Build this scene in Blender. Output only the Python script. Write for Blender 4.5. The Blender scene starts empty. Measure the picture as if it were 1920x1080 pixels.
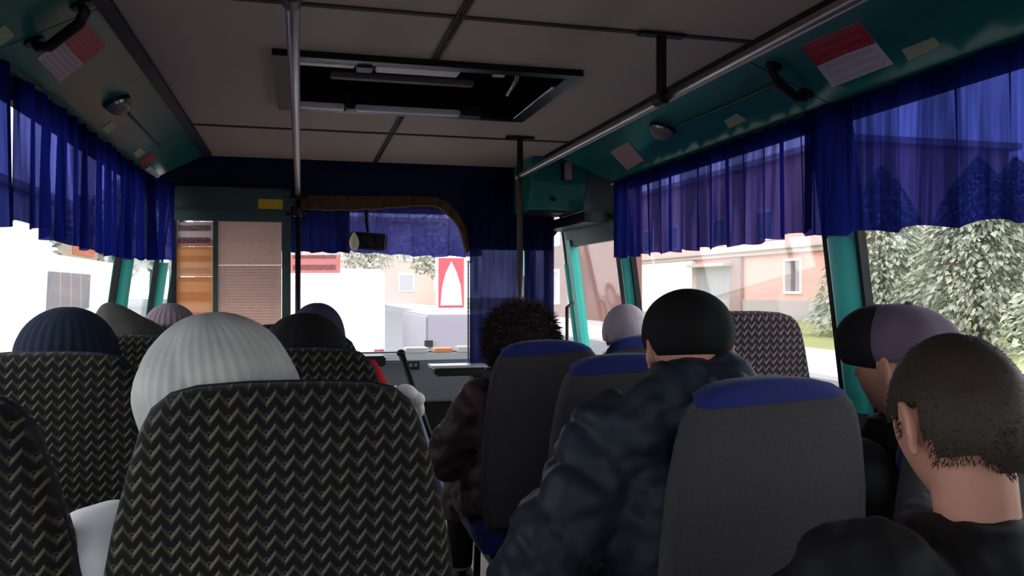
import bpy, bmesh, math, random
from mathutils import Vector, Matrix, noise

random.seed(7)
SC = bpy.context.scene
COL = SC.collection
R = math.radians
CZ = 1.25                      # camera height above the bus floor
YAW = 14.46
F = 1540.0                     # focal length in pixels of the 1920 wide frame

# ------------------------------------------------------------------ camera
cam_d = bpy.data.cameras.new('camera')
cam_d.sensor_width = 36
cam_d.lens = 36 * F / 1920
cam_d.clip_start = 0.02
cam_d.clip_end = 600
cam = bpy.data.objects.new('camera', cam_d)
COL.objects.link(cam)
cam.location = (0, 0, CZ)
cam.rotation_euler = (R(90.19), 0, R(-YAW))
SC.camera = cam

# ------------------------------------------------------------------ overcast sky
wd = bpy.data.worlds.new('overcast_sky')
SC.world = wd
wd.use_nodes = True
nt = wd.node_tree
nt.nodes.clear()
wo = nt.nodes.new('ShaderNodeOutputWorld')
wb = nt.nodes.new('ShaderNodeBackground')
wb.inputs['Color'].default_value = (0.93, 0.96, 1.0, 1)
wb.inputs['Strength'].default_value = 2.1
nt.links.new(wb.outputs[0], wo.inputs[0])

SC.view_settings.view_transform = 'Standard'
SC.view_settings.look = 'None'
SC.view_settings.gamma = 1
SC.view_settings.use_curve_mapping = False
SC.view_settings.exposure = 0.9


# ------------------------------------------------------------------ picture to place
_c, _s = math.cos(R(YAW)), math.sin(R(YAW))


def ray(px, py):
    u, d, w = (px - 960) / F, 1.0, (545 - py) / F
    return Vector((u * _c + d * _s, -u * _s + d * _c, w))


def at(px, py, Y=None, X=None, Z=None):
    r = ray(px, py)
    k = Y / r.y if Y is not None else X / r.x if X is not None else (Z - CZ) / r.z
    return Vector((0, 0, CZ)) + r * k


def on_plane(px, py, p, n):
    r = ray(px, py)
    o = Vector((0, 0, CZ))
    return o + r * ((p - o).dot(n) / r.dot(n))


# ------------------------------------------------------------------ materials
def lin(c):
    return tuple(((v / 255) / 12.92 if v / 255 <= 0.04045 else (((v / 255) + 0.055) / 1.055) ** 2.4) for v in c) + (1,)


MATS = {}


class NT:
    def __init__(self, m):
        self.t = m.node_tree

    def n(self, kind, **kw):
        x = self.t.nodes.new(kind)
        for k, v in kw.items():
            setattr(x, k, v)
        return x

    def l(self, a, b):
        self.t.links.new(a, b)

    def math(self, op, a, b=None, c=None, clamp=False):
        x = self.n('ShaderNodeMath', operation=op, use_clamp=clamp)
        for i, v in enumerate((a, b, c)):
            if v is None:
                continue
            if isinstance(v, (int, float)):
                x.inputs[i].default_value = v
            else:
                self.l(v, x.inputs[i])
        return x.outputs[0]

    def mix(self, f, a, b):
        x = self.n('ShaderNodeMix', data_type='RGBA')
        for i, v in ((0, f), (6, a), (7, b)):
            if isinstance(v, (int, float)):
                x.inputs[i].default_value = v
            elif isinstance(v, tuple):
                x.inputs[i].default_value = v
            else:
                self.l(v, x.inputs[i])
        return x.outputs[2]


def base_mat(name):
    m = bpy.data.materials.new(name)
    m.use_nodes = True
    return m, NT(m), m.node_tree.nodes['Principled BSDF']


def mat(name, col, rough=0.7, metal=0.0, var=0.15, scale=30.0, bump=0.0, spec=0.3, stretch=(1, 1, 1), sheen=0.0):
    if name in MATS:
        return MATS[name]
    m, g, b = base_mat(name)
    c = lin(col)
    tc = g.n('ShaderNodeTexCoord')
    mp = g.n('ShaderNodeMapping')
    mp.inputs['Scale'].default_value = stretch
    g.l(tc.outputs['Object'], mp.inputs[0])
    nz = g.n('ShaderNodeTexNoise')
    nz.inputs['Scale'].default_value = scale
    nz.inputs['Detail'].default_value = 4
    g.l(mp.outputs[0], nz.inputs['Vector'])
    d = tuple(v * (1 - var) for v in c[:3]) + (1,)
    e = tuple(min(1, v * (1 + var)) for v in c[:3]) + (1,)
    g.l(g.mix(nz.outputs[0], d, e), b.inputs['Base Color'])
    b.inputs['Roughness'].default_value = rough
    b.inputs['Metallic'].default_value = metal
    b.inputs['Specular IOR Level'].default_value = spec
    if sheen:
        b.inputs['Sheen Weight'].default_value = sheen
    if bump:
        bp = g.n('ShaderNodeBump')
        bp.inputs['Strength'].default_value = bump
        bp.inputs['Distance'].default_value = 0.004
        g.l(nz.outputs[0], bp.inputs['Height'])
        g.l(bp.outputs[0], b.inputs['Normal'])
    MATS[name] = m
    return m


def chevron_mat(name, line, base, pu=0.0245, pv=0.022):
    m, g, b = base_mat(name)
    tc = g.n('ShaderNodeTexCoord')
    sx = g.n('ShaderNodeSeparateXYZ')
    g.l(tc.outputs['Object'], sx.inputs[0])
    u = g.math('DIVIDE', sx.outputs[0], pu)
    v = g.math('DIVIDE', sx.outputs[2], pv)
    fu = g.math('FRACT', u)
    tri = g.math('MULTIPLY', g.math('ABSOLUTE', g.math('SUBTRACT', fu, 0.5)), 2.0)
    w = g.math('FRACT', g.math('ADD', v, g.math('MULTIPLY', tri, 0.75)))
    d = g.math('ABSOLUTE', g.math('SUBTRACT', w, 0.5))
    mask = g.math('SUBTRACT', 1.0, g.math('DIVIDE', d, 0.21), clamp=True)
    mask = g.math('POWER', mask, 0.7)
    rise = g.math('LESS_THAN', fu, 0.5)
    wgt = g.math('ADD', g.math('MULTIPLY', rise, 0.75), 0.25)
    # dot in each lozenge
    du = g.math('SUBTRACT', g.math('FRACT', g.math('ADD', u, 0.5)), 0.5)
    dv = g.math('SUBTRACT', g.math('FRACT', g.math('ADD', v, 0.45)), 0.5)
    dist = g.math('SQRT', g.math('ADD', g.math('MULTIPLY', du, du), g.math('MULTIPLY', dv, dv)))
    dot = g.math('MULTIPLY', g.math('LESS_THAN', g.math('ABSOLUTE', g.math('SUBTRACT', dist, 0.13)), 0.05), 0.28)
    nz = g.n('ShaderNodeTexNoise')
    nz.inputs['Scale'].default_value = 9
    nz.inputs['Detail'].default_value = 5
    g.l(tc.outputs['Object'], nz.inputs['Vector'])
    amt = g.math('MULTIPLY', g.math('ADD', g.math('MULTIPLY', mask, wgt), dot), g.math('ADD', nz.outputs[0], 0.35), clamp=True)
    g.l(g.mix(amt, lin(base), lin(line)), b.inputs['Base Color'])
    b.inputs['Roughness'].default_value = 0.85
    b.inputs['Specular IOR Level'].default_value = 0.15
    b.inputs['Sheen Weight'].default_value = 0.05
    bp = g.n('ShaderNodeBump')
    bp.inputs['Strength'].default_value = 0.55
    bp.inputs['Distance'].default_value = 0.004
    g.l(mask, bp.inputs['Height'])
    g.l(bp.outputs[0], b.inputs['Normal'])
    MATS[name] = m
    return m


def curtain_mat(name, col, thru, clear, dark=0.35, tint=(.05, .07, .34)):
    m = bpy.data.materials.new(name)
    m.use_nodes = True
    g = NT(m)
    g.t.nodes.clear()
    out = g.n('ShaderNodeOutputMaterial')
    tc = g.n('ShaderNodeTexCoord')
    mp = g.n('ShaderNodeMapping')
    mp.inputs['Scale'].default_value = (1, 14, 0.7)
    g.l(tc.outputs['Object'], mp.inputs[0])
    nz = g.n('ShaderNodeTexNoise')
    nz.inputs['Scale'].default_value = 2.2
    nz.inputs['Detail'].default_value = 3
    g.l(mp.outputs[0], nz.inputs['Vector'])
    c = lin(col)
    st = g.math('MULTIPLY', g.math('SUBTRACT', nz.outputs[0], 0.40), 4.5, clamp=True)  # noise streaks put the light and dark of the folds into the cloth
    cc = g.mix(st, tuple(v * dark for v in c[:3]) + (1,), c)
    df = g.n('ShaderNodeBsdfDiffuse')
    tr = g.n('ShaderNodeBsdfTranslucent')
    tp = g.n('ShaderNodeBsdfTransparent')
    g.l(cc, df.inputs[0])
    g.l(cc, tr.inputs[0])
    m1 = g.n('ShaderNodeMixShader')
    m1.inputs[0].default_value = thru
    g.l(df.outputs[0], m1.inputs[1])
    g.l(tr.outputs[0], m1.inputs[2])
    tp.inputs[0].default_value = tint + (1,)
    m2 = g.n('ShaderNodeMixShader')
    g.l(g.math('MULTIPLY', g.math('ADD', g.math('MULTIPLY', st, .75), .25), clear), m2.inputs[0])
    g.l(m1.outputs[0], m2.inputs[1])
    g.l(tp.outputs[0], m2.inputs[2])
    g.l(m2.outputs[0], out.inputs[0])
    MATS[name] = m
    return m


def glass_mat(name, tint, gloss=0.06):
    m = bpy.data.materials.new(name)
    m.use_nodes = True
    g = NT(m)
    g.t.nodes.clear()
    out = g.n('ShaderNodeOutputMaterial')
    tp = g.n('ShaderNodeBsdfTransparent')
    tp.inputs[0].default_value = tint + (1,)
    gl = g.n('ShaderNodeBsdfGlossy')
    gl.inputs['Roughness'].default_value = 0.03
    fr = g.n('ShaderNodeFresnel')
    fr.inputs[0].default_value = 1.3
    mx = g.n('ShaderNodeMixShader')
    g.l(g.math('MULTIPLY', fr.outputs[0], gloss * 10, clamp=True), mx.inputs[0])
    g.l(tp.outputs[0], mx.inputs[1])
    g.l(gl.outputs[0], mx.inputs[2])
    g.l(mx.outputs[0], out.inputs[0])
    MATS[name] = m
    return m


def print_mat(name, top, bottom, split, ink, rows=8, thru=0.0, rough=0.5, blots=0.5):
    """Flat print on paper: two fields and rows of smudged, unreadable lines."""
    m, g, b = base_mat(name)
    tc = g.n('ShaderNodeTexCoord')
    sx = g.n('ShaderNodeSeparateXYZ')
    g.l(tc.outputs['UV'], sx.inputs[0])
    u, v = sx.outputs[0], sx.outputs[1]
    field = g.mix(g.math('GREATER_THAN', v, split), lin(bottom), lin(top))
    row = g.math('FRACT', g.math('MULTIPLY', v, rows))
    r1 = g.math('LESS_THAN', g.math('ABSOLUTE', g.math('SUBTRACT', row, 0.5)), 0.24)
    nz = g.n('ShaderNodeTexNoise')
    nz.inputs['Scale'].default_value = 14
    nz.inputs['Detail'].default_value = 3
    g.l(tc.outputs['UV'], nz.inputs['Vector'])
    edge = g.math('LESS_THAN', g.math('ABSOLUTE', g.math('SUBTRACT', u, 0.5)), 0.42)
    k = g.math('MULTIPLY', g.math('MULTIPLY', r1, edge), g.math('MULTIPLY', nz.outputs[0], blots), clamp=True)
    col = g.mix(k, field, lin(ink))
    g.l(col, b.inputs['Base Color'])
    b.inputs['Roughness'].default_value = rough
    if thru:
        tr = g.n('ShaderNodeBsdfTranslucent')
        g.l(col, tr.inputs[0])
        mx = g.n('ShaderNodeMixShader')
        mx.inputs[0].default_value = thru
        g.l(b.outputs[0], mx.inputs[1])
        g.l(tr.outputs[0], mx.inputs[2])
        g.l(mx.outputs[0], g.t.nodes['Material Output'].inputs[0])
    MATS[name] = m
    return m


# ------------------------------------------------------------------ mesh helpers
def quad_box(bm, c, s, M=None):
    vs = []
    for dz in (-.5, .5):
        for dx, dy in ((-.5, -.5), (.5, -.5), (.5, .5), (-.5, .5)):
            p = Vector((dx * s[0], dy * s[1], dz * s[2]))
            if M is not None:
                p = M @ p
            vs.append(bm.verts.new(Vector(c) + p))
    for f in ((3, 2, 1, 0), (4, 5, 6, 7), (0, 1, 5, 4), (1, 2, 6, 5), (2, 3, 7, 6), (3, 0, 4, 7)):
        bm.faces.new([vs[i] for i in f])
    return vs


def span_box(bm, a, b):
    return quad_box(bm, [(a[i] + b[i]) / 2 for i in range(3)], [abs(b[i] - a[i]) for i in range(3)])


def hexa(bm, lo, hi):
    """Solid from two four-cornered loops."""
    a = [bm.verts.new(p) for p in lo]
    b = [bm.verts.new(p) for p in hi]
    bm.faces.new(a[::-1])
    bm.faces.new(b)
    for i in range(4):
        j = (i + 1) % 4
        bm.faces.new((a[i], a[j], b[j], b[i]))


def loft(bm, rings, cap=True):
    L = [[bm.verts.new(p) for p in r] for r in rings]
    n = len(L[0])
    for a, b in zip(L, L[1:]):
        for i in range(n):
            j = (i + 1) % n
            bm.faces.new((a[i], a[j], b[j], b[i]))
    if cap:
        bm.faces.new(L[0][::-1])
        bm.faces.new(L[-1])
    return L


def tube(bm, pts, rad, n=10, cap=True):
    pts = [Vector(p) for p in pts]
    if isinstance(rad, (int, float)):
        rad = [rad] * len(pts)
    rings = []
    up = None
    for i, p in enumerate(pts):
        t = (pts[min(i + 1, len(pts) - 1)] - pts[max(i - 1, 0)]).normalized()
        if up is None:
            up = Vector((0, 0, 1)) if abs(t.z) < 0.9 else Vector((1, 0, 0))
        a = t.cross(up).normalized()
        b = a.cross(t).normalized()
        up = b
        rings.append([p + (a * math.cos(k * 2 * math.pi / n) + b * math.sin(k * 2 * math.pi / n)) * rad[i] for k in range(n)])
    loft(bm, rings, cap)


def ellipsoid(bm, c, r, M=None, nu=16, nv=10):
    c = Vector(c)
    rows = []
    for j in range(1, nv):
        th = math.pi * j / nv
        row = []
        for i in range(nu):
            ph = 2 * math.pi * i / nu
            p = Vector((r[0] * math.sin(th) * math.cos(ph), r[1] * math.sin(th) * math.sin(ph), -r[2] * math.cos(th)))
            row.append(c + (M @ p if M is not None else p))
        rows.append(row)
    L = loft(bm, rows, cap=False)
    lo = Vector((0, 0, -r[2]))
    hi = Vector((0, 0, r[2]))
    a = bm.verts.new(c + (M @ lo if M is not None else lo))
    b = bm.verts.new(c + (M @ hi if M is not None else hi))
    for i in range(nu):
        j = (i + 1) % nu
        bm.faces.new((a, L[0][j], L[0][i]))
        bm.faces.new((b, L[-1][i], L[-1][j]))


def prism(bm, poly, axis, a, b):
    """Polygon in the plane across `axis`, pushed from a to b."""
    def p3(q, k):
        return {'x': (k, q[0], q[1]), 'y': (q[0], k, q[1]), 'z': (q[0], q[1], k)}[axis]
    loft(bm, [[p3(q, a) for q in poly], [p3(q, b) for q in poly]])


def inset_poly(poly, d):
    n = len(poly)
    out = []
    for i in range(n):
        p0, p, p1 = Vector(poly[i - 1]), Vector(poly[i]), Vector(poly[(i + 1) % n])
        e0, e1 = (p - p0), (p1 - p)
        n0 = Vector((-e0.y, e0.x)).normalized()
        n1 = Vector((-e1.y, e1.x)).normalized()
        m = (n0 + n1)
        m = m.normalized() if m.length > 1e-6 else n0
        k = min(1 / max(m.dot(n0), 0.5), 1.6)
        out.append(p + m * d * k)
    return out


def pillow(bm, poly, y0, y1, edge, bulge=0.0, rec=0.0, steps=4):
    """Padded slab: outline (x,z) counter-clockwise, rounded rims, leaning back by rec per metre of z."""
    prof = []
    for k in range(steps + 1):
        a = math.pi / 2 * k / steps
        prof.append((edge * (1 - math.sin(a)), y0 + edge * (1 - math.cos(a))))
    for k in range(steps + 1):
        a = math.pi / 2 * k / steps
        prof.append((edge * (1 - math.cos(a)), y1 - edge * (1 - math.sin(a))))
    rings = []
    cx = sum(p[0] for p in poly) / len(poly)
    cz = sum(p[1] for p in poly) / len(poly)
    zmin = min(p[1] for p in poly)

    def lean(p, y):
        return Vector((p[0], y - rec * (p[1] - zmin), p[1]))
    for f, sgn in ((0.55, -1),):
        q = [Vector((cx + (p.x - cx) * f, cz + (p.y - cz) * f)) for p in inset_poly(poly, edge)]
        rings.append([lean(p, y0 - bulge) for p in q])
    for ins, y in prof:
        rings.append([lean(p, y) for p in (inset_poly(poly, ins) if ins > 1e-6 else poly)])
    q = [Vector((cx + (p.x - cx) * 0.55, cz + (p.y - cz) * 0.55)) for p in inset_poly(poly, edge)]
    rings.append([lean(p, y1 + bulge) for p in q])
    loft(bm, rings)


def link(name, me, parent=None):
    o = bpy.data.objects.new(name, me)
    COL.objects.link(o)
    if parent is not None:
        o.parent = parent
    return o


def obj(name, bm, m, parent=None, smooth=False, world=True, angle=None):
    """One mesh object; world=True means vertices are given in place and are moved under the parent's origin."""
    bmesh.ops.recalc_face_normals(bm, faces=bm.faces[:])
    if parent is not None and world:
        off = Vector((0, 0, 0))
        q = parent
        while q is not None:
            off += Vector(q.location)
            q = q.parent
        bmesh.ops.translate(bm, verts=bm.verts[:], vec=-off)
    me = bpy.data.meshes.new(name)
    bm.to_mesh(me)
    bm.free()
    if smooth:
        for p in me.polygons:
            p.use_smooth = True
        if angle:
            me.set_sharp_from_angle(angle=R(angle))
    if isinstance(m, str):
        m = MATS[m]
    me.materials.append(m)
    return link(name, me, parent)


def box(name, a, b, m, parent=None, bev=0.0):
    bm = bmesh.new()
    span_box(bm, a, b)
    if bev:
        bmesh.ops.recalc_face_normals(bm, faces=bm.faces[:])
        bmesh.ops.bevel(bm, geom=bm.edges[:], offset=bev, segments=2, affect='EDGES')
    return obj(name, bm, m, parent)


def tag(o, label=None, cat=None, group=None, kind=None):
    if label:
        o['label'] = label
    if cat:
        o['category'] = cat
    if group:
        o['group'] = group
    if kind:
        o['kind'] = kind
    return o


def thing(name, loc, label, cat, group=None, rz=0.0):
    o = bpy.data.objects.new(name, None)
    COL.objects.link(o)
    o.location = loc
    o.rotation_euler = (0, 0, rz)
    o.empty_display_size = 0.1
    return tag(o, label, cat, group)


def struct(o, label, cat=None):
    o['kind'] = 'structure'
    o['label'] = label
    if cat:
        o['category'] = cat
    return o


def struct_root(name, loc, label, cat=None):
    o = bpy.data.objects.new(name, None)
    COL.objects.link(o)
    o.location = loc
    return struct(o, label, cat)


def copy_tree(o, parent=None):
    c = o.copy()
    COL.objects.link(c)
    if parent is not None:
        c.parent = parent
    for ch in list(o.children):
        copy_tree(ch, c)
    return c


def remeshed(bm, voxel, smooth=4):
    me = bpy.data.meshes.new('tmp')
    bmesh.ops.recalc_face_normals(bm, faces=bm.faces[:])
    bm.to_mesh(me)
    bm.free()
    o = bpy.data.objects.new('tmp', me)
    COL.objects.link(o)
    md = o.modifiers.new('r', 'REMESH')
    md.mode = 'VOXEL'
    md.voxel_size = voxel
    if smooth:
        ms = o.modifiers.new('s', 'SMOOTH')
        ms.iterations = smooth
        ms.factor = 0.5
    dg = bpy.context.evaluated_depsgraph_get()
    dg.update()
    res = bpy.data.meshes.new_from_object(o.evaluated_get(dg))
    bpy.data.objects.remove(o)
    bpy.data.meshes.remove(me)
    for p in res.polygons:
        p.use_smooth = True
    return res


def mesh_obj(name, me, m, parent):
    me.name = name
    me.materials.clear()
    me.materials.append(MATS[m] if isinstance(m, str) else m)
    return link(name, me, parent)


# ------------------------------------------------------------------ palette
mat('ceiling_vinyl', (196, 174, 158), 0.65, var=0.06, scale=6)
mat('seam_dark', (58, 48, 46), 0.6)
mat('floor_vinyl', (178, 172, 166), 0.35, var=0.12, scale=14, bump=0.1)
mat('teal_paint', (24, 112, 102), 0.3, var=0.08, scale=5, spec=0.45)
mat('teal_dark', (14, 44, 58), 0.5)
mat('teal_post', (64, 200, 186), 0.4, var=0.05, spec=0.4)
mat('green_grey', (58, 78, 72), 0.5, var=0.1)
mat('rubber', (14, 14, 15), 0.6)
mat('black_plastic', (16, 15, 16), 0.42, spec=0.4)
mat('hatch_black', (6, 6, 7), 0.35, spec=0.3)
mat('wall_grey', (96, 98, 102), 0.7)
mat('chrome', (200, 198, 200), 0.22, metal=1.0, var=0.04)
mat('steel_rail', (168, 158, 158), 0.34, metal=1.0, var=0.08, scale=20)
mat('dark_rail', (52, 44, 44), 0.4, metal=0.7)
mat('trim_light', (190, 186, 190), 0.4, metal=0.4)
mat('seat_grey', (62, 60, 62), 0.9, var=0.25, scale=160, bump=0.25, sheen=0.06)
mat('seat_blue', (20, 34, 102), 0.8, var=0.25, scale=60, bump=0.15, sheen=0.1)
mat('frame_black', (14, 14, 15), 0.5)
mat('lamp_lens', (150, 126, 112), 0.25, spec=0.6)
mat('white_paper', (214, 206, 204), 0.6, var=0.05)
mat('label_cream', (176, 184, 150), 0.6, var=0.25, scale=90)
mat('label_pink', (208, 166, 160), 0.6, var=0.15, scale=120)
mat('label_red', (176, 42, 58), 0.5)
mat('label_yellow', (208, 168, 34), 0.5, var=0.2, scale=80)
mat('cord_green', (92, 120, 84), 0.6)
mat('fringe_brown', (92, 64, 40), 0.9, var=0.5, scale=40, bump=0.4)
mat('skin', (196, 140, 120), 0.55, var=0.06, spec=0.35)
mat('dash_grey', (112, 116, 124), 0.55, var=0.06)
mat('red_cloth', (200, 20, 34), 0.7)
mat('lilac', (150, 146, 186), 0.45)
mat('knob_white', (238, 234, 226), 0.4, var=0.03)
mat('orange_box', (226, 150, 96), 0.6)
chevron_mat('chevron_cloth', (112, 107, 84), (17, 16, 19))
chevron_mat('chevron_cloth_plum', (176, 160, 164), (50, 40, 44))
curtain_mat('curtain_blue', (26, 34, 112), 0.45, 0.42, dark=0.3, tint=(.045, .06, .26))
curtain_mat('curtain_sheer', (28, 33, 112), 0.45, 0.45, dark=0.35, tint=(.115, .125, .36))
curtain_mat('curtain_lit_streaks', (28, 36, 124), 0.5, 0.5, dark=0.22, tint=(.10, .11, .36))  # left curtain's copy of the blue cloth, backlit streaks painted stronger
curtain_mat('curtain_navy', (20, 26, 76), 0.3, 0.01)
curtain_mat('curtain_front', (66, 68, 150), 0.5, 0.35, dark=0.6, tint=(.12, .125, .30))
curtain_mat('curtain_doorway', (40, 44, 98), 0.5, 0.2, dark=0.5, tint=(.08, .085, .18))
glass_mat('window_glass', (0.95, 0.96, 0.96), 0.03)
print_mat('notice_red', (206, 88, 80), (206, 186, 192), 0.52, (120, 40, 48), 10)
print_mat('notice_red_deep', (196, 40, 44), (222, 208, 216), 0.52, (196, 120, 130), 6)
print_mat('poster_orange', (248, 204, 162), (250, 214, 182), 0.45, (190, 100, 60), 2.5, thru=0.8)
print_mat('sheet_pale', (240, 216, 208), (246, 222, 212), 0.5, (196, 164, 154), 26, thru=0.85, blots=0.8)
print_mat('poster_photo', (236, 218, 218), (226, 180, 180), 0.3, (60, 44, 48), 2, thru=0.8, blots=1.1)
print_mat('board_pink', (240, 192, 190), (240, 192, 190), 0.5, (60, 44, 48), 1.6, thru=0.85, blots=0.7)


# ================================================================== THE BUS SHELL
ZC = 0.70            # ceiling above the camera
YB, YF = -1.65, 5.95   # back wall and windscreen
YP = 4.60            # cab partition


def xr(zr):
    return 1.622 - 0.13 * (zr - 0.17)


def xl(zr):
    return -(0.79 - 0.13 * (zr - 0.17))


def side_prism(bm, side, y0, y1, z0, z1, t0=0.0, t1=0.04):
    """Piece of the leaning side wall between heights z0 and z1 (above the camera), from t0 to t1 outwards."""
    f, sg = (xr, 1) if side == 'r' else (xl, -1)
    lo = [(f(z0) + sg * t0, y0, CZ + z0), (f(z0) + sg * t1, y0, CZ + z0), (f(z0) + sg * t1, y1, CZ + z0), (f(z0) + sg * t0, y1, CZ + z0)]
    hi = [(f(z1) + sg * t0, y0, CZ + z1), (f(z1) + sg * t1, y0, CZ + z1), (f(z1) + sg * t1, y1, CZ + z1), (f(z1) + sg * t0, y1, CZ + z1)]
    hexa(bm, lo, hi)


def side_part(name, side, y0, y1, z0, z1, m, parent, t0=0.0, t1=0.04):
    bm = bmesh.new()
    side_prism(bm, side, y0, y1, z0, z1, t0, t1)
    return obj(name, bm, m, parent)


# floor
fl = box('floor', (-1.0, YB, -0.06), (1.85, YF, 0.0), 'floor_vinyl')
struct(fl, 'grey vinyl floor of the bus, pale in the aisle', 'floor')

# ceiling
ceil = struct_root('ceiling', (0.39, 2.0, CZ + ZC), 'grey beige vinyl bus ceiling with dark seams', 'ceiling')
HX0, HX1, HY0, HY1 = -0.045, 0.835, 2.50, 3.17
CX = (-0.445, 0.393, 1.23)
CYS = (YB, 0.45, 2.06, 3.67, 4.52)
for i in range(2):
    for j in range(4):
        x0, x1, y0, y1 = CX[i] + 0.002, CX[i + 1] - 0.002, CYS[j] + 0.002, CYS[j + 1] - 0.002
        bm = bmesh.new()
        rects = [(x0, x1, y0, y1)]
        if j == 2:
            hx0, hx1 = max(x0, HX0), min(x1, HX1)
            rects = [(x0, x1, y0, HY0), (x0, x1, HY1, y1)]
            if hx0 > x0 + 0.01:
                rects.append((x0, hx0, HY0, HY1))
            if hx1 < x1 - 0.01:
                rects.append((hx1, x1, HY0, HY1))
        for q in rects:
            span_box(bm, (q[0], q[2], CZ + ZC), (q[1], q[3], CZ + ZC + 0.015))
        obj('ceiling_panel', bm, 'ceiling_vinyl', ceil)
for y in CYS[1:4]:
    bm = bmesh.new()
    quad_box(bm, (0.39, y, CZ + ZC - 0.002), (1.66, 0.022, 0.006))
    bmesh.ops.bevel(bm, geom=bm.edges[:], offset=0.002, segments=1, affect='EDGES')
    obj('seam_strip', bm, 'seam_dark', ceil)
for y0, y1 in ((YB, HY0 - 0.03), (HY1 + 0.03, 4.52)):
    for dx in (-0.008, 0.008):
        box('seam_strip', (0.393 + dx - 0.0035, y0, CZ + ZC - 0.006), (0.393 + dx + 0.0035, y1, CZ + ZC + 0.001), 'seam_dark', ceil)
box('roof_shell', (-0.95, YB, CZ + 0.86), (1.8, YF + 0.05, CZ + 0.90), 'wall_grey', ceil)

# coves and side walls
LC0, LC1 = Vector((-0.445, 0, CZ + 0.70)), Vector((-0.70, 0, CZ + 0.565))
RC0, RC1 = Vector((1.23, 0, CZ + 0.70)), Vector((1.565, 0, CZ + 0.565))


def cove_plane(side):
    a, b = (LC0, LC1) if side == 'l' else (RC0, RC1)
    d = (b - a).normalized()
    n = Vector((-d.z, 0, d.x)) if side == 'r' else Vector((d.z, 0, -d.x))
    if n.z > 0:
        n = -n
    return a, n


def cove_at(side, px, py, lift=0.0):
    p, n = cove_plane(side)
    return on_plane(px, py, p, n) + n * lift


wl = struct_root('wall_left', (-0.85, 2.0, 0), 'left bus wall with teal cove panels above blue curtains', 'wall')
wr = struct_root('wall_right', (1.72, 2.0, 0), 'right bus wall with teal cove panels above blue curtains', 'wall')
SILL, WTOP = -0.38, 0.53
for side, w, f in (('l', wl, xl), ('r', wr, xr)):
    if side == 'l':
        side_part('lower_panel', side, YB, YF, -CZ, SILL, 'wall_grey', w)
        side_part('header_panel', side, YB, YF, WTOP, 0.87, 'wall_grey', w)
    else:
        side_part('lower_panel', side, YB, 4.0, -CZ, SILL, 'wall_grey', w)
        side_part('lower_panel', side, 4.86, YF, -CZ, SILL, 'wall_grey', w)
        side_part('header_panel', side, YB, 4.0, WTOP, 0.87, 'wall_grey', w)
        side_part('header_panel', side, 4.0, 4.86, 0.31, 0.87, 'green_grey', w)
        side_part('header_panel', side, 4.86, YF, WTOP, 0.87, 'wall_grey', w)
    a, b = (LC0, LC1) if side == 'l' else (RC0, RC1)
    _, n = cove_plane(side)
    joints = [YB, cove_at('l', 85, 55).y, cove_at('l', 312, 262).y, 4.42] if side == 'l' else [YB, cove_at('r', 1500, 165).y, 4.0]
    for y0, y1 in zip(joints, joints[1:]):
        bm = bmesh.new()
        y0 += 0.003
        y1 -= 0.003
        lo = [Vector((p.x, y, p.z)) for p, y in ((a, y0), (b, y0), (b, y1), (a, y1))]
        hexa(bm, lo, [p - n * 0.012 for p in lo])
        # turned-down lip at the curtain rail
        lip = [Vector((b.x, y, b.z)) for y in (y0, y1)]
        sg = -1 if side == 'l' else 1
        hexa(bm, [lip[0], lip[1], lip[1] + Vector((sg * 0.05, 0, 0)), lip[0] + Vector((sg * 0.05, 0, 0))],
             [q + Vector((0, 0, 0.012)) for q in (lip[0], lip[1], lip[1] + Vector((sg * 0.05, 0, 0)), lip[0] + Vector((sg * 0.05, 0, 0)))])
        obj('cove_panel', bm, 'teal_paint', w)
    bm = bmesh.new()
    back = [Vector((p.x, y, p.z)) - n * 0.02 for p, y in ((a, YB), (b, YB), (b, joints[-1]), (a, joints[-1]))]
    hexa(bm, back, [p - n * 0.006 for p in back])
    obj('cove_backing', bm, 'rubber', w)
    # moulding along the ceiling edge
    bm = bmesh.new()
    sg = -1 if side == 'l' else 1
    d = (b - a).normalized()
    q0 = a + Vector((-sg * 0.008, 0, 0.002))
    q1 = a + d * 0.035 + n * 0.006
    q2 = a + n * 0.016
    prism(bm, [(q0.x, q0.z), (q2.x, q2.z), (q1.x, q1.z), (a.x + d.x * 0.03, a.z + d.z * 0.03 + 0.004)], 'y', YB, joints[-1] + 0.02)
    obj('edge_moulding', bm, 'rubber' if side == 'r' else 'teal_dark', w)
    # curtain rail
    bm = bmesh.new()
    tube(bm, [(b.x, YB, b.z - 0.012), (b.x, joints[-1], b.z - 0.012)], 0.008, 8)
    obj('curtain_rail', bm, 'black_plastic', w, smooth=True)
    # pillars: teal cover with rubber beads
    for y, wd_ in ({'l': ((0.42, .14), (2.27, .14), (4.19, .12), (5.22, .12)), 'r': ((0.45, .14), (2.225, .14), (3.96, .10), (4.90, .09))}[side]):
        z1 = WTOP
        side_part('pillar', side, y - wd_ / 2, y + wd_ / 2, SILL, z1, 'teal_post', w, 0.012, 0.04)
        bm = bmesh.new()
        sg2 = 1 if side == 'r' else -1
        rings = []
        dep = 0.05 if side == 'l' and y > 3 else 0.035
        for zz in (SILL, 0.165):
            rings.append([(f(zz) + sg2 * (0.014 - dep * math.sin(math.pi * k / 8)), y - wd_ * .42 * math.cos(math.pi * k / 8), CZ + zz) for k in range(9)])
        loft(bm, rings)
        obj('pillar_cover', bm, 'teal_post', w, smooth=True, angle=50)
    for y in (YB + 0.04, YF - 0.03):
        side_part('corner_pillar', side, y - 0.05, y + 0.05, SILL, WTOP, 'teal_post', w)


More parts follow.
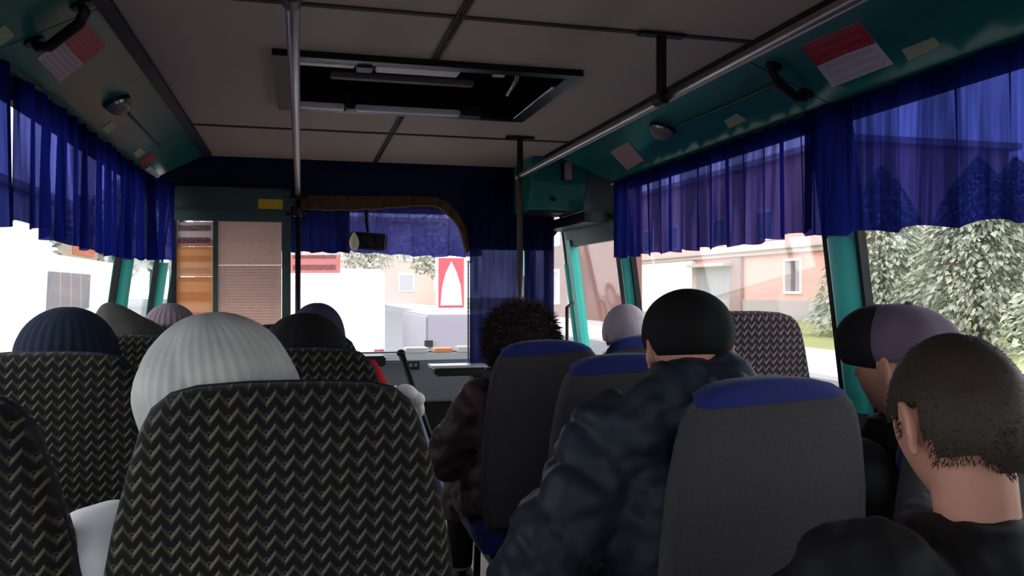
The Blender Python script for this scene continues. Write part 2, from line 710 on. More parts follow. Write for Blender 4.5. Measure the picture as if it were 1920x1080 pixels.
def side_window(name, side, y0, y1, z0, z1, label):
    r = struct_root(name, (xr(0) if side == 'r' else xl(0), (y0 + y1) / 2, CZ + z0), label, 'window')
    side_part('pane', side, y0, y1, z0, z1, 'window_glass', r, 0.018, 0.022)
    b = 0.018
    bm = bmesh.new()
    side_prism(bm, side, y0, y1, z0, z0 + b, 0.006, 0.034)
    side_prism(bm, side, y0, y1, z1 - b, z1, 0.006, 0.034)
    side_prism(bm, side, y0, y0 + b, z0 + b, z1 - b, 0.006, 0.034)
    side_prism(bm, side, y1 - b, y1, z0 + b, z1 - b, 0.006, 0.034)
    obj('rubber_seal', bm, 'rubber', r)
    return r


side_window('window_1', 'l', YB + .09, 0.35, SILL, WTOP, 'left side window behind the camera')
side_window('window_2', 'l', 0.49, 2.20, SILL, WTOP, 'left side window nearest the front patterned seats')
side_window('window_3', 'l', 2.34, 4.13, SILL, WTOP, 'left side window looking out on the white van')
side_window('window_4', 'l', 4.25, 5.16, SILL, WTOP, 'narrow left window between two teal posts')
side_window('window_5', 'l', 5.28, 5.87, SILL, WTOP, 'driver side quarter window on the left')
side_window('window_6', 'r', YB + .09, 0.38, SILL, WTOP, 'right side window behind the camera')
side_window('window_7', 'r', 0.52, 2.155, SILL, WTOP, 'right side window with grey green trees outside')
side_window('window_8', 'r', 2.295, 3.91, SILL, WTOP, 'right side window with the pink building outside')
side_window('window_9', 'r', 4.945, 5.87, SILL, WTOP, 'right cab window beyond the entrance door')

# entrance door
dr = struct_root('door_1', (1.68, 4.4, 0), 'narrow glazed entrance door with teal edge post at the front right', 'door')
side_part('pane', 'r', 4.07, 4.79, -0.55, 0.29, 'window_glass', dr, 0.018, 0.022)
side_part('kick_panel', 'r', 4.07, 4.79, -CZ, -0.55, 'green_grey', dr, 0.005, 0.035)
side_part('rear_stile', 'r', 4.01, 4.08, -CZ, 0.31, 'rubber', dr, 0.0, 0.04)
side_part('front_stile', 'r', 4.78, 4.855, -CZ, 0.31, 'teal_post', dr, -0.01, 0.04)
side_part('top_rail', 'r', 4.08, 4.78, 0.27, 0.31, 'green_grey', dr, 0.0, 0.04)
bm = bmesh.new()
tube(bm, [(1.60, 4.72, 0.75), (1.56, 4.72, 0.78), (1.56, 4.72, 1.15), (1.60, 4.72, 1.18)], 0.011, 8)
obj('grab_handle', bm, 'dark_rail', dr, smooth=True)

# back wall with a rear window
wb_ = struct_root('wall_back', (0.4, YB, 0), 'rear bus wall behind the camera', 'wall')
box('lower_panel', (-1.0, YB - .04, 0), (1.85, YB, CZ + SILL), 'wall_grey', wb_)
box('header_panel', (-1.0, YB - .04, CZ + .45), (1.85, YB, CZ + .88), 'wall_grey', wb_)
box('corner_panel', (-1.0, YB - .04, CZ + SILL), (-0.62, YB, CZ + .45), 'wall_grey', wb_)
box('corner_panel', (1.45, YB - .04, CZ + SILL), (1.85, YB, CZ + .45), 'wall_grey', wb_)
w10 = struct_root('window_10', (0.4, YB, CZ + SILL), 'wide rear window of the bus', 'window')
box('pane', (-0.62, YB - .022, CZ + SILL), (1.45, YB - .018, CZ + .45), 'window_glass', w10)

# front wall, windscreen, dashboard
wf = struct_root('wall_front', (0.4, YF, 0), 'front wall of the bus around the windscreen', 'wall')
box('lower_panel', (-1.0, YF, -0.1), (1.85, YF + .04, CZ - 0.44), 'wall_grey', wf)
box('header_panel', (-1.0, YF, CZ + .56), (1.85, YF + .04, CZ + .88), 'wall_grey', wf)
w11 = struct_root('window_11', (0.4, YF, CZ - .44), 'windscreen beyond the cab partition', 'window')
box('pane', (-0.80, YF + .015, CZ - .44), (1.64, YF + .019, CZ + .56), 'window_glass', w11)
bm = bmesh.new()
for a, b in (((-0.86, YF, CZ - .44), (-0.79, YF + .04, CZ + .56)), ((1.63, YF, CZ - .44), (1.72, YF + .04, CZ + .56))):
    span_box(bm, a, b)
obj('corner_post', bm, 'rubber', w11)

ds = thing('dashboard', (0.4, 5.6, 0), 'grey dashboard under the windscreen beyond the cab doorway', 'dashboard')
bm = bmesh.new()
prism(bm, [(5.50, 0.50), (5.94, 0.50), (5.94, CZ - .45), (5.62, CZ - .43), (5.50, CZ - .47)], 'x', -0.78, 1.55)
bmesh.ops.bevel(bm, geom=bm.edges[:], offset=0.012, segments=2, affect='EDGES')
obj('body', bm, 'dash_grey', ds)
box('plinth', (-0.78, 5.56, 0.0), (1.55, 5.93, 0.50), 'black_plastic', ds)
p = at(772, 684, Y=5.5)
box('switch_panel', (p.x - .06, 5.488, p.z - .03), (p.x + .05, 5.52, p.z + .025), 'black_plastic', ds)
for k in range(3):
    box('switch', (p.x - .05 + k * .032, 5.482, p.z - .012), (p.x - .028 + k * .032, 5.50, p.z + .012), 'dash_grey', ds)
p = at(705, 672, Y=5.5)
box('instrument_hood', (p.x - .16, 5.45, p.z - .05), (p.x + .06, 5.6, p.z + .02), 'black_plastic', ds, bev=0.01)

mat('step_pale', (196, 188, 176), 0.6, var=0.06)
st_ = thing('cab_step', (0.7, 4.75, 0), 'pale step and engine cover inside the cab doorway', 'step')
box('riser', (0.25, 4.72, 0.0), (1.40, 5.40, 0.235), 'step_pale', st_, bev=0.01)
box('tread_edge', (0.25, 4.70, 0.235), (1.40, 4.76, 0.25), 'trim_light', st_)

# ------------------------------------------------------------------ cab partition
pt = thing('cab_partition', (0.3, YP, 0), 'green framed glazed partition behind the driver with navy boarded arch', 'partition')


def pp(px, py, Y=YP):
    return at(px, py, Y=Y)


PX0, PX1 = pp(322, 500).x, pp(545, 500).x
zb = CZ - 0.62
box('lower_board', (PX0, YP, 0.0), (PX1, YP + .03, zb), 'green_grey', pt)
box('pane', (PX0 + .02, YP + .012, zb), (PX1 - .02, YP + .016, CZ + .40), 'window_glass', pt)
box('frame_post', (PX0 - .0, YP - .008, zb), (PX0 + .022, YP + .03, CZ + .42), 'rubber', pt)
box('frame_post', (PX1 - .045, YP - .008, zb), (PX1, YP + .03, CZ + .42), 'green_grey', pt)
mx_ = pp(404, 500).x
box('frame_mullion', (mx_ - .012, YP - .008, zb), (mx_ + .012, YP + .03, CZ + .40), 'green_grey', pt)
box('frame_rail', (PX0, YP - .01, CZ + .37), (PX1, YP + .03, CZ + .44), 'green_grey', pt)
box('frame_rail', (PX0, YP - .01, zb - .03), (PX1, YP + .03, zb), 'green_grey', pt)
hb = box('header_box', (PX0 + .01, YP - .06, CZ + .43), (PX1, YP + .06, CZ + .545), 'green_grey', pt, bev=0.008)
# navy board with the arch (inverted U)
xa0, xa1 = PX1, pp(879, 500).x
zt = CZ + 0.515
rad = 0.30
inner = [(xa1, CZ - 0.43), (xa1, zt - rad)]
for k in range(1, 9):
    a = math.pi / 2 * k / 8
    inner.append((xa1 - rad * 0.75 * (1 - math.cos(a)), zt - rad + rad * math.sin(a)))
inner.append((xa0, zt - 0.015))
arch_path = inner[1:]
# cut into convex slices so that the board stays clean
bm = bmesh.new()
XE = 1.43
span_box(bm, (xa1, YP, CZ + .235), (XE, YP + .02, CZ + .80))
for (x0, z0), (x1, z1) in zip(arch_path, arch_path[1:]):
    hexa(bm, [(x1, YP, z1), (x0, YP, z0), (x0, YP + .02, z0), (x1, YP + .02, z1)],
         [(x1, YP, CZ + .80), (x0, YP, CZ + .80), (x0, YP + .02, CZ + .80), (x1, YP + .02, CZ + .80)])
span_box(bm, (-0.80, YP, CZ + .546), (xa0, YP + .02, CZ + .80))
mat('navy_cloth', (20, 24, 58), 0.9, var=0.3, scale=12)
obj('arch_board', bm, 'navy_cloth', pt)
box('arch_lower_board', (xa1 + .02, YP, 0), (XE, YP + .02, CZ - .44), 'black_plastic', pt)
# brown fringe following the arch
bm = bmesh.new()
path = [Vector((x, 0, z)) for x, z in arch_path[::-1]]
dense = []
for a, b in zip(path, path[1:]):
    m_ = max(2, int((b - a).length / 0.02))
    dense += [a.lerp(b, k / m_) for k in range(m_)]
dense.append(path[-1])
ctr = Vector((xa0 + .35, 0, CZ))
rings = []
for i, p in enumerate(dense):
    inw = (ctr - p).normalized()
    t = i / len(dense)
    wdt = 0.062 * (1 - t) ** 0.5 + 0.010 + 0.003 * math.sin(i * 0.9)
    q = p + inw * wdt
    yy = YP - 0.018 - 0.006 * math.sin(i * 1.7)
    rings.append([Vector((p.x, yy, p.z + 0.015)), Vector((q.x, yy - .004, q.z)), Vector((q.x, YP + .024, q.z)), Vector((p.x, YP + .024, p.z + 0.015))])
loft(bm, rings)
obj('arch_fringe', bm, 'fringe_brown', pt)
# white cord edging down the right side of the arch
bm = bmesh.new()
tube(bm, [(xa1 - .004, YP - .004, CZ - .42 + 0.012 * k) for k in range(50)], [0.004 + 0.002 * (k % 2) for k in range(50)], 6)
obj('piping', bm, mat('cord_pale', (120, 116, 128), 0.7), pt)
tag(box('number_label', pp(484, 391, YP - .062), pp(530, 374, YP - .060), 'label_yellow'), 'small yellow label on the green header above the partition', 'label')

# papers on the partition
def sheet(name, c4, m, label, cat, thick=0.0015, n=None):
    """Thin print through four corners given as top-left, top-right, bottom-right, bottom-left."""
    bm = bmesh.new()
    nn = (c4[1] - c4[0]).cross(c4[3] - c4[0]).normalized()
    if n is not None and nn.dot(n) < 0:
        nn = -nn
    if n is None and nn.y > 0:
        nn = -nn
    f = [bm.verts.new(p + nn * thick) for p in c4]
    b = [bm.verts.new(p) for p in c4]
    uv = bm.loops.layers.uv.new('UVMap')
    ff = bm.faces.new(f)
    bb = bm.faces.new(b[::-1])
    for i in range(4):
        j = (i + 1) % 4
        bm.faces.new((f[i], b[i], b[j], f[j]))
    uvs = {0: (0, 1), 1: (1, 1), 2: (1, 0), 3: (0, 0)}
    for fc, vs in ((ff, f), (bb, b)):
        for lp in fc.loops:
            lp[uv].uv = uvs[vs.index(lp.vert)]
    return tag(obj(name, bm, m), label, cat)


def flat_sheet(name, x0, y0, x1, y1, m, label, cat='poster', Y=YP + .009):
    return sheet(name, [at(x0, y0, Y=Y), at(x1, y0, Y=Y), at(x1, y1, Y=Y), at(x0, y1, Y=Y)], m, label, cat)


flat_sheet('poster', 328, 416, 401, 462, 'poster_photo', 'small pale poster with dark portrait above the orange poster')
flat_sheet('poster', 328, 462.5, 401, 518, 'poster_orange', 'deep orange poster on the partition left of the pale sheets')
flat_sheet('poster', 328, 519, 401, 612, 'poster_orange', 'lowest peach orange poster at the partition edge')
flat_sheet('notice_sheet', 409, 414, 528, 496.5, 'sheet_pale', 'upper pale notice sheet on the partition glass', 'notice')
flat_sheet('notice_sheet', 409, 497.5, 528, 640, 'sheet_pale', 'lower pale notice sheet on the partition glass', 'notice')

# ledge reaching into the cab doorway
lg = thing('doorway_ledge', (0.85, 4.5, CZ - .45), 'black ledge with pale top reaching into the cab doorway', 'ledge')
a, b = at(806, 686, Y=4.52), at(893, 690, Y=4.52)
bm = bmesh.new()
span_box(bm, (a.x + .02, 4.46, a.z - .055), (b.x + .05, YP - .005, a.z - .008))
bmesh.ops.bevel(bm, geom=bm.edges[:], offset=0.012, segments=2, affect='EDGES')
obj('board', bm, 'black_plastic', lg)
box('top_edge', (a.x, 4.45, a.z - .008), (b.x + .05, YP - .005, a.z + .006), 'trim_light', lg)
box('bracket', (b.x - .02, 4.50, a.z - .12), (b.x + .05, YP - .005, a.z - .055), 'black_plastic', lg)

# ------------------------------------------------------------------ roof hatch
ht = thing('roof_hatch', (0.395, 2.83, CZ + ZC), 'black roof hatch with chrome edged frame in the ceiling', 'hatch')
bm = bmesh.new()
fw = 0.035
zt0, zt1 = CZ + ZC - 0.02, CZ + ZC + 0.015
for q in ((HX0 - fw, HX1 + fw, HY0 - fw, HY0 + .01), (HX0 - fw, HX1 + fw, HY1 - .01, HY1 + fw), (HX0 - fw, HX0 + .01, HY0 + .01, HY1 - .01), (HX1 - .01, HX1 + fw, HY0 + .01, HY1 - .01)):
    span_box(bm, (q[0], q[2], zt0), (q[1], q[3], zt1))
obj('frame', bm, 'hatch_black', ht)
bm = bmesh.new()
for q in ((HX0, HX1, HY0, HY0 + .01), (HX0, HX1, HY1 - .01, HY1), (HX0, HX0 + .01, HY0, HY1), (HX1 - .01, HX1, HY0, HY1)):
    span_box(bm, (q[0], q[2], CZ + ZC), (q[1], q[3], CZ + ZC + .11))
obj('well', bm, 'hatch_black', ht)
box('lid', (HX0, HY0, CZ + ZC + .10), (HX1, HY1, CZ + ZC + .115), 'hatch_black', ht)


def hz(px, py, dz=0.0):
    return at(px, py, Z=CZ + ZC + dz)


def hatch_bar(name, x0, x1, y0, y1, z0, z1, m, bev=0.004):
    box(name, (x0, y0, CZ + ZC + z0), (x1, y1, CZ + ZC + z1), m, ht, bev=bev)


mat('hatch_silver', (226, 214, 218), 0.35, metal=0.0, var=0.1, scale=40)
# silver inner mouldings, broken by the latches
hatch_bar('inner_moulding', HX0 + .012, 0.16, HY0 + .012, HY0 + .05, -0.022, 0.0, 'hatch_silver')
hatch_bar('inner_moulding', 0.225, 0.485, HY0 + .012, HY0 + .085, -0.02, 0.004, 'hatch_silver')
hatch_bar('inner_moulding', HX0 + .012, 0.16, HY1 - .045, HY1 - .012, -0.022, 0.0, 'hatch_silver')
hatch_bar('inner_moulding', 0.20, 0.60, HY1 - .045, HY1 - .012, -0.022, 0.0, 'hatch_silver')
hatch_bar('inner_moulding', HX0 + .006, HX0 + .03, HY0 + .06, HY1 - .05, -0.022, 0.0, 'hatch_silver')
hatch_bar('inner_moulding', HX1 - .022, HX1 - .010, HY0 + .12, HY1 - .03, -0.022, -0.01, 'chrome', 0.002)
hatch_bar('cross_bar', 0.10, 0.60, 2.86, 2.90, 0.03, 0.05, mat('bar_grey', (110, 100, 98), 0.5))
hatch_bar('hinge_block', 0.165, 0.215, HY0 + .01, HY0 + .075, -0.026, 0.01, 'black_plastic')
hatch_bar('hinge_block', 0.165, 0.198, HY1 - .075, HY1 - .01, -0.026, 0.01, 'black_plastic')
hatch_bar('hinge_block', 0.60, 0.68, HY1 - .075, HY1 - .01, -0.026, 0.01, 'black_plastic')
hatch_bar('warning_tag', 0.603, 0.642, HY0 + .055, HY0 + .105, -0.004, 0.0, 'white_paper', 0.001)
bm = bmesh.new()
tube(bm, [(0.72, 2.72, CZ + ZC + .09), (0.72, 2.72, CZ + ZC + .03), (0.735, 2.92, CZ + ZC + .02), (0.735, 2.92, CZ + ZC + .09)], 0.008, 8)
obj('latch_handle', bm, 'steel_rail', ht, smooth=True)

# ------------------------------------------------------------------ handrails
RZ = CZ + 0.52


def bracket(parent, x, y, m):
    bm = bmesh.new()
    tube(bm, [(x, y, RZ + .006), (x, y, CZ + ZC - .006)], 0.014, 10)
    quad_box(bm, (x, y, CZ + ZC - .008), (0.13, 0.03, 0.008))
    tube(bm, [(x, y - .025, RZ), (x, y + .025, RZ)], 0.019, 10)
    obj('bracket', bm, m, parent, smooth=True, angle=40)


r1 = thing('handrail', (0.955, 2.0, CZ + ZC), 'ceiling handrail above the right seats with black hangers and front pole', 'handrail')
bm = bmesh.new()
tube(bm, [(0.955, YB + .02, RZ), (0.957, 1.0, RZ), (0.963, 3.62, RZ)], 0.0135, 14)
obj('rail', bm, 'steel_rail', r1, smooth=True)
bracket(r1, 0.946, 2.05, 'frame_black')
bracket(r1, 0.946, 0.10, 'frame_black')
bracket(r1, 0.963, 3.59, 'dark_rail')
bm = bmesh.new()
tube(bm, [(0.963, 3.59, 0.0), (0.963, 3.59, RZ)], 0.0145, 14)
obj('pole', bm, 'steel_rail', r1, smooth=True)

r2 = thing('handrail', (-0.014, 2.0, CZ + ZC), 'ceiling handrail above the left seats running to the partition pole', 'handrail')
bm = bmesh.new()
tube(bm, [(-0.016, YB + .02, RZ), (-0.014, 2.0, RZ), (-0.012, YP - .03, RZ)], 0.0135, 14)
obj('rail', bm, 'steel_rail', r2, smooth=True)
bracket(r2, -0.015, 1.50, 'dark_rail')
bracket(r2, -0.015, -0.3, 'dark_rail')
bm = bmesh.new()
tube(bm, [(-0.012, YP - .05, 0.0), (-0.012, YP - .05, RZ + .05)], 0.0145, 12)
obj('pole', bm, 'dark_rail', r2, smooth=True)
bm = bmesh.new()
for z in (RZ - .012, RZ - .10):
    tube(bm, [(-0.012, YP - .05, z - .022), (-0.012, YP - .05, z + .022)], 0.024, 10)
    tube(bm, [(-0.075, YP - .05, z - .01), (0.045, YP - .05, z + .006)], 0.011, 8)
obj('clamp', bm, 'dark_rail', r2, smooth=True, angle=40)

# ------------------------------------------------------------------ things on the coves
def cove_sheet(name, side, pts, m, label, cat='sticker'):
    _, n = cove_plane(side)
    return sheet(name, [cove_at(side, *p, lift=0.0005) for p in pts], m, label, cat, n=n)


cove_sheet('notice_sticker', 'l', [(158, 38), (198, 86), (112, 152), (68, 108)], 'notice_red', 'red and white printed notice on the left cove panel', 'notice')
cove_sheet('notice_sticker', 'r', [(1503, 84), (1612, 40), (1676, 118), (1562, 162)], 'notice_red_deep', 'red and white printed notice on the right cove panel', 'notice')
cove_sheet('vent_label', 'r', [(1692, 92), (1752, 68), (1766, 84), (1704, 112)], 'label_cream', 'cream speckled label right of the red notice on the right cove')
cove_sheet('vent_label', 'r', [(1358, 226), (1382, 212), (1402, 224), (1368, 240)], 'label_cream', 'small cream label between right cove lamp and curtain')
cove_sheet('price_label', 'r', [(1144, 284), (1178, 265), (1208, 300), (1176, 318)], 'label_pink', 'pink paper label near front end of the right cove')
cove_sheet('vent_label', 'l', [(190, 240), (208, 226), (217, 236), (200, 251)], 'label_cream', 'tiny cream label below the left cove lamp')
cove_sheet('vent_label', 'l', [(248, 286), (262, 275), (271, 284), (258, 296)], 'label_cream', 'tiny cream label above red oval on left cove')
cove_sheet('vent_label', 'l', [(-16, 62), (8, 44), (26, 66), (0, 84)], 'label_cream', 'cream ribbed label at the far left of the left cove')
cove_sheet('red_oval_sticker', 'l', [(262, 299), (284, 286), (293, 294), (268, 313)], 'label_red', 'small red oval sticker low on the left cove')
cove_sheet('white_tag', 'l', [(270, 318), (280, 311), (300, 329), (292, 337)], 'white_paper', 'small white tag at the front end of left cove')


def cove_lamp(side, px, py, r, label):
    p = cove_at(side, px, py)
    _, n = cove_plane(side)
    Mq = n.to_track_quat('Z', 'Y').to_matrix()
    t = thing('dome_lamp', p, label, 'lamp', 'unlit dome lamps on the coves')
    bm = bmesh.new()
    tube(bm, [p, p + n * 0.014], [r * 1.15, r * 1.08], 24)
    obj('base', bm, 'black_plastic', t, smooth=True, angle=40)
    bm = bmesh.new()
    rings = []
    for k in range(7):
        a = math.pi / 2 * k / 6.2
        rr = r * math.cos(a)
        rings.append([p + Mq @ Vector((rr * math.cos(i * math.pi / 12), rr * math.sin(i * math.pi / 12), 0.012 + 0.035 * math.sin(a))) for i in range(24)])
    loft(bm, rings)
    obj('lens', bm, 'lamp_lens', t, smooth=True)
    bm = bmesh.new()
    tube(bm, [p + n * .012, p + n * .02], [r * 1.1, r * 1.0], 24)
    obj('rim', bm, 'chrome', t, smooth=True, angle=40)


cove_lamp('l', 218, 189, 0.040, 'round lamp with pale lens on the left cove, unlit')
cove_lamp('r', 1243, 240, 0.048, 'round lamp with brownish lens on the right cove, unlit')


def cove_handle(side, a, b, label, r=0.013):
    p0, p1 = cove_at(side, *a), cove_at(side, *b)
    _, n = cove_plane(side)
    t = thing('cove_strap', (p0 + p1) / 2, label, 'bracket')
    bm = bmesh.new()
    d = (p1 - p0).normalized()
    tube(bm, [p0, p0 + n * .02, p0 + n * .034 + d * .03, p1 + n * .034 - d * .03, p1 + n * .02, p1], [r * .8, r, r, r, r, r * .8], 8)
    obj('bar', bm, mat('strap_brown', (34, 22, 26), 0.5), t, smooth=True)
    for q in (p0, p1):
        bm = bmesh.new()
        tube(bm, [q, q + n * .008], r * 1.9, 10)
        obj('mount', bm, 'black_plastic', t, smooth=True, angle=40)


cove_handle('l', (150, 6), (62, 74), 'dark brown strap bracket across the left cove')
cove_handle('r', (1452, 122), (1512, 172), 'dark brown strap bracket across the right cove')
bm = bmesh.new()
_, n_ = cove_plane('r')
tube(bm, [cove_at('r', 1275, 232, .006), cove_at('r', 1340, 205, .005), cove_at('r', 1405, 177, .006), cove_at('r', 1470, 148, .006)], 0.004, 6)
tag(obj('lamp_cord', bm, 'cord_green', smooth=True), 'thin pale green cord running to the right cove lamp', 'cord')
bm = bmesh.new()
tube(bm, [cove_at('l', 240, 212, .005), cove_at('l', 262, 235, .004), cove_at('l', 300, 275, .005)], 0.004, 6)
tag(obj('lamp_cord', bm, mat('cord_dim', (70, 100, 96), 0.6), smooth=True), 'thin grey green cord running to the left cove lamp', 'cord')

# teal equipment box above the door
eb = thing('equipment_box', (1.3, 4.2, CZ + .55), 'teal box with slanting underside hung above the entrance door', 'box')
x0, x1 = 1.165, 1.47
bm = bmesh.new()
# cross-section in Y-Z: upper vertical face and lower face sloping forwards
prism(bm, [(4.10, CZ + .70), (4.10, CZ + .56), (4.17, CZ + .43), (4.48, CZ + .43), (4.48, CZ + .70)], 'x', x0, x1)
bmesh.ops.bevel(bm, geom=bm.edges[:], offset=0.006, segments=1, affect='EDGES')
obj('housing', bm, 'teal_paint', eb)
p = at(1062, 320, Y=4.095)
box('speaker_slot', (p.x - .03, 4.088, p.z - .05), (p.x - .012, 4.101, p.z + .04), 'black_plastic', eb)
box('underside_grille', (1.20, 4.2, CZ + .418), (1.44, 4.45, CZ + .43), 'black_plastic', eb)
bm = bmesh.new()
p2 = at(1036, 374, Y=4.14)
tube(bm, [(p2.x, 4.12, p2.z), (p2.x, 4.17, p2.z + .01)], 0.012, 10)
obj('lock_button', bm, 'black_plastic', eb)
tag(box('price_label', (p.x - .012, 4.0945, p.z - .045), (p.x + .03, 4.0985, p.z + .045), 'label_pink'), 'small pink paper label on the teal box', 'label')
# door mechanism shroud
dm = thing('door_mechanism', (1.53, 4.45, CZ + .42), 'black door opening mechanism under the teal box', 'mechanism')
box('housing', (1.43, 4.06, CZ + .36), (1.575, 4.80, CZ + .415), 'black_plastic', dm, bev=0.008)
bm = bmesh.new()
tube(bm, [(1.50, 4.75, CZ + .37), (1.50, 4.95, CZ + .30), (1.52, 5.0, 0.15)], 0.016, 8)
obj('arm', bm, 'frame_black', dm, smooth=True)


# ================================================================== CURTAINS
def curtain(name, path, ztop, zbot, folds, amp, m, label, group=None, seed=0, gather=0.5, sub=10):
    """Hanging cloth along a floor path [(x,y)...]; zbot is a function of 0..1 along it."""
    rnd = random.Random(seed)
    P = [Vector((a, b, 0)) for a, b in path]
    ln = [0]
    for a, b in zip(P, P[1:]):
        ln.append(ln[-1] + (b - a).length)
    tot = ln[-1]

    def pos(t):
        d = t * tot
        for i in range(len(P) - 1):
            if d <= ln[i + 1] + 1e-9:
                k = (d - ln[i]) / max(ln[i + 1] - ln[i], 1e-9)
                T = (P[i + 1] - P[i]).normalized()
                return P[i].lerp(P[i + 1], k), Vector((-T.y, T.x, 0))
        T = (P[-1] - P[-2]).normalized()
        return P[-1], Vector((-T.y, T.x, 0))
    n = folds * sub
    ph = [rnd.uniform(-1.2, 1.2) for _ in range(folds + 2)]
    am = [rnd.uniform(0.35, 1.25) for _ in range(folds + 2)]
    rows = 12
    bm = bmesh.new()
    grid = []
    for j in range(rows + 1):
        v = j / rows
        row = []
        for i in range(n + 1):
            t = i / n
            f = t * folds
            k = int(f)
            fr = f - k
            a_ = am[k] * (1 - fr) + am[min(k + 1, folds)] * fr
            p_ = ph[k] * (1 - fr) + ph[min(k + 1, folds)] * fr
            spread = gather + (1 - gather) * v
            w = amp * a_ * spread * math.sin(2 * math.pi * f + p_ * (1 + 0.6 * v)) + amp * 0.35 * math.sin(2 * math.pi * f * 2.3 + 3 * p_) * (1 - 0.6 * v)
            t2 = min(max(t + (0.25 / folds) * math.cos(2 * math.pi * f + p_) * 0.5, 0), 1)
            q, nn = pos(t2)
            z = ztop + (zbot(t) - ztop) * v
            row.append(bm.verts.new((q.x + nn.x * w, q.y + nn.y * w, z + 0.006 * math.sin(f * 5) * v)))
        grid.append(row)
    for a, b in zip(grid, grid[1:]):
        for i in range(n):
            bm.faces.new((a[i], a[i + 1], b[i + 1], b[i]))
    # hem: a slightly thicker turned edge
    return tag(obj(name, bm, m, smooth=True), label, 'curtain', group)


ZT = CZ + 0.553
G = 'short blue window curtains'
curtain('curtain', [(-0.70, -1.3), (-0.70, 2.24)], ZT, lambda t: CZ + .155, 24, 0.022, 'curtain_blue', 'dark blue curtain at the far left edge of the frame', G, 3)
curtain('curtain', [(-0.70, 2.33), (-0.70, 4.15), (-0.67, 4.38), (-0.625, 4.50)], ZT - .004,
        lambda t: CZ + .165 - .03 * math.sin(t * 3.0) + (.012 if t < .12 else 0), 15, 0.026, 'curtain_lit_streaks', 'blue curtain with light streaks painted in over the left window before the partition', G, 5)
curtain('curtain', [(1.543, 3.90), (1.543, 2.215)], ZT, lambda t: CZ + .166 + (.022 * max(0, t - .78) / .22), 14, 0.022, 'curtain_sheer', 'sheer mauve blue gathered curtain over the pink building window', G, 8)
curtain('curtain', [(1.512, 2.255), (1.530, 2.0), (1.535, -1.2)], ZT, lambda t: CZ + .168 - .02 * min(t * 3, 1), 20, 0.024, 'curtain_blue', 'deep blue curtain at the upper right over the tree window', G, 12)
G2 = 'windscreen curtains in the cab'
a, b = at(548, 440, Y=5.84), at(642, 440, Y=5.84)
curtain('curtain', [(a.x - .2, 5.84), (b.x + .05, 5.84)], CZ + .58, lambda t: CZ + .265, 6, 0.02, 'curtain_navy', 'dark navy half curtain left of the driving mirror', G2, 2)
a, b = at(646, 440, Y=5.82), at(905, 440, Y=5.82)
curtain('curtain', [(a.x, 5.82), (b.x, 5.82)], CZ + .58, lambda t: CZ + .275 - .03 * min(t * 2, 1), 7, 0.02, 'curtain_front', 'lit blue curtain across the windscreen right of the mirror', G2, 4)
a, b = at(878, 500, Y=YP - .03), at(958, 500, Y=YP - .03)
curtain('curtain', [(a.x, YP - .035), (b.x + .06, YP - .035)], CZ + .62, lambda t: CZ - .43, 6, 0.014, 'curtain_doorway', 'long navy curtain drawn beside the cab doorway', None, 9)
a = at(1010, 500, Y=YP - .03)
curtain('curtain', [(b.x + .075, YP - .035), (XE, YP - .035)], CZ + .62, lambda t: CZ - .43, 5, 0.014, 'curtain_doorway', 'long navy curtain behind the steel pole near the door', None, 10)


# ================================================================== SEATS
def mirror_outline(half):
    """half: (half-width, z) from the bottom to the top; returns the closed outline."""
    right = [(w, z) for w, z in half]
    left = [(-w, z) for w, z in reversed(half) if w > 1e-6]
    return [Vector(p) for p in right + left]


def shift(poly, dz):
    return [Vector((p[0], p[1] + (dz if p[1] > 0.6 else 0))) for p in poly]


PAT = mirror_outline([(.225, .40), (.24, .55), (.25, .70), (.243, .84), (.228, .92), (.208, 1.0), (.190, 1.06), (.176, 1.088), (.152, 1.108), (.118, 1.117), (.05, 1.121)])
GRY = mirror_outline([(.20, .44), (.220, .56), (.221, .72), (.212, .86), (.198, .95), (.186, 1.0), (.172, 1.03), (.152, 1.052), (.122, 1.068), (.082, 1.077), (.03, 1.081)])


def seat_base(t, w, cush, dz=0.0):
    bm = bmesh.new()
    poly = [Vector(p) for p in ((-w, .02), (-w + .03, .0), (w - .03, .0), (w, .02), (w, .40), (w - .05, .45), (-w + .05, .45), (-w, .40))]
    # cushion lies flat: reuse pillow, then turn it down
    pillow(bm, poly, -0.05, 0.06, 0.03, 0.012)
    for v in bm.verts:
        x, y, z = v.co
        v.co = (x, z + 0.07, 0.39 - y + dz)
    obj('cushion', bm, cush, t, smooth=True, world=False)
    bm = bmesh.new()
    quad_box(bm, (0, .27, .315 + dz), (2 * w - .06, .40, .03))
    obj('seat_frame', bm, 'frame_black', t, world=False)
    for sx in (-1, 1):
        for y in (.10, .43):
            bm = bmesh.new()
            tube(bm, [(sx * (w - .06), y, .31 + dz), (sx * (w - .05), y - .01, 0.0)], 0.014, 8)
            obj('leg', bm, 'frame_black', t, smooth=True, world=False)


def pattern_seat(loc, m='chevron_cloth', dz=0.0):
    t = thing('passenger_seat', loc, 'x', 'seat')
    rec = 0.10
    bm = bmesh.new()
    poly = shift(PAT, dz)
    pillow(bm, poly, 0.0, 0.10, 0.035, 0.012, rec, 5)
    obj('backrest', bm, m, t, smooth=True, world=False)
    bm = bmesh.new()
    pillow(bm, inset_poly(poly, -0.002), 0.035, 0.065, 0.012, 0.0, rec, 2)
    obj('side_piping', bm, 'navy_piping', t, smooth=True, world=False)
    seat_base(t, 0.235, m, dz)
    return t


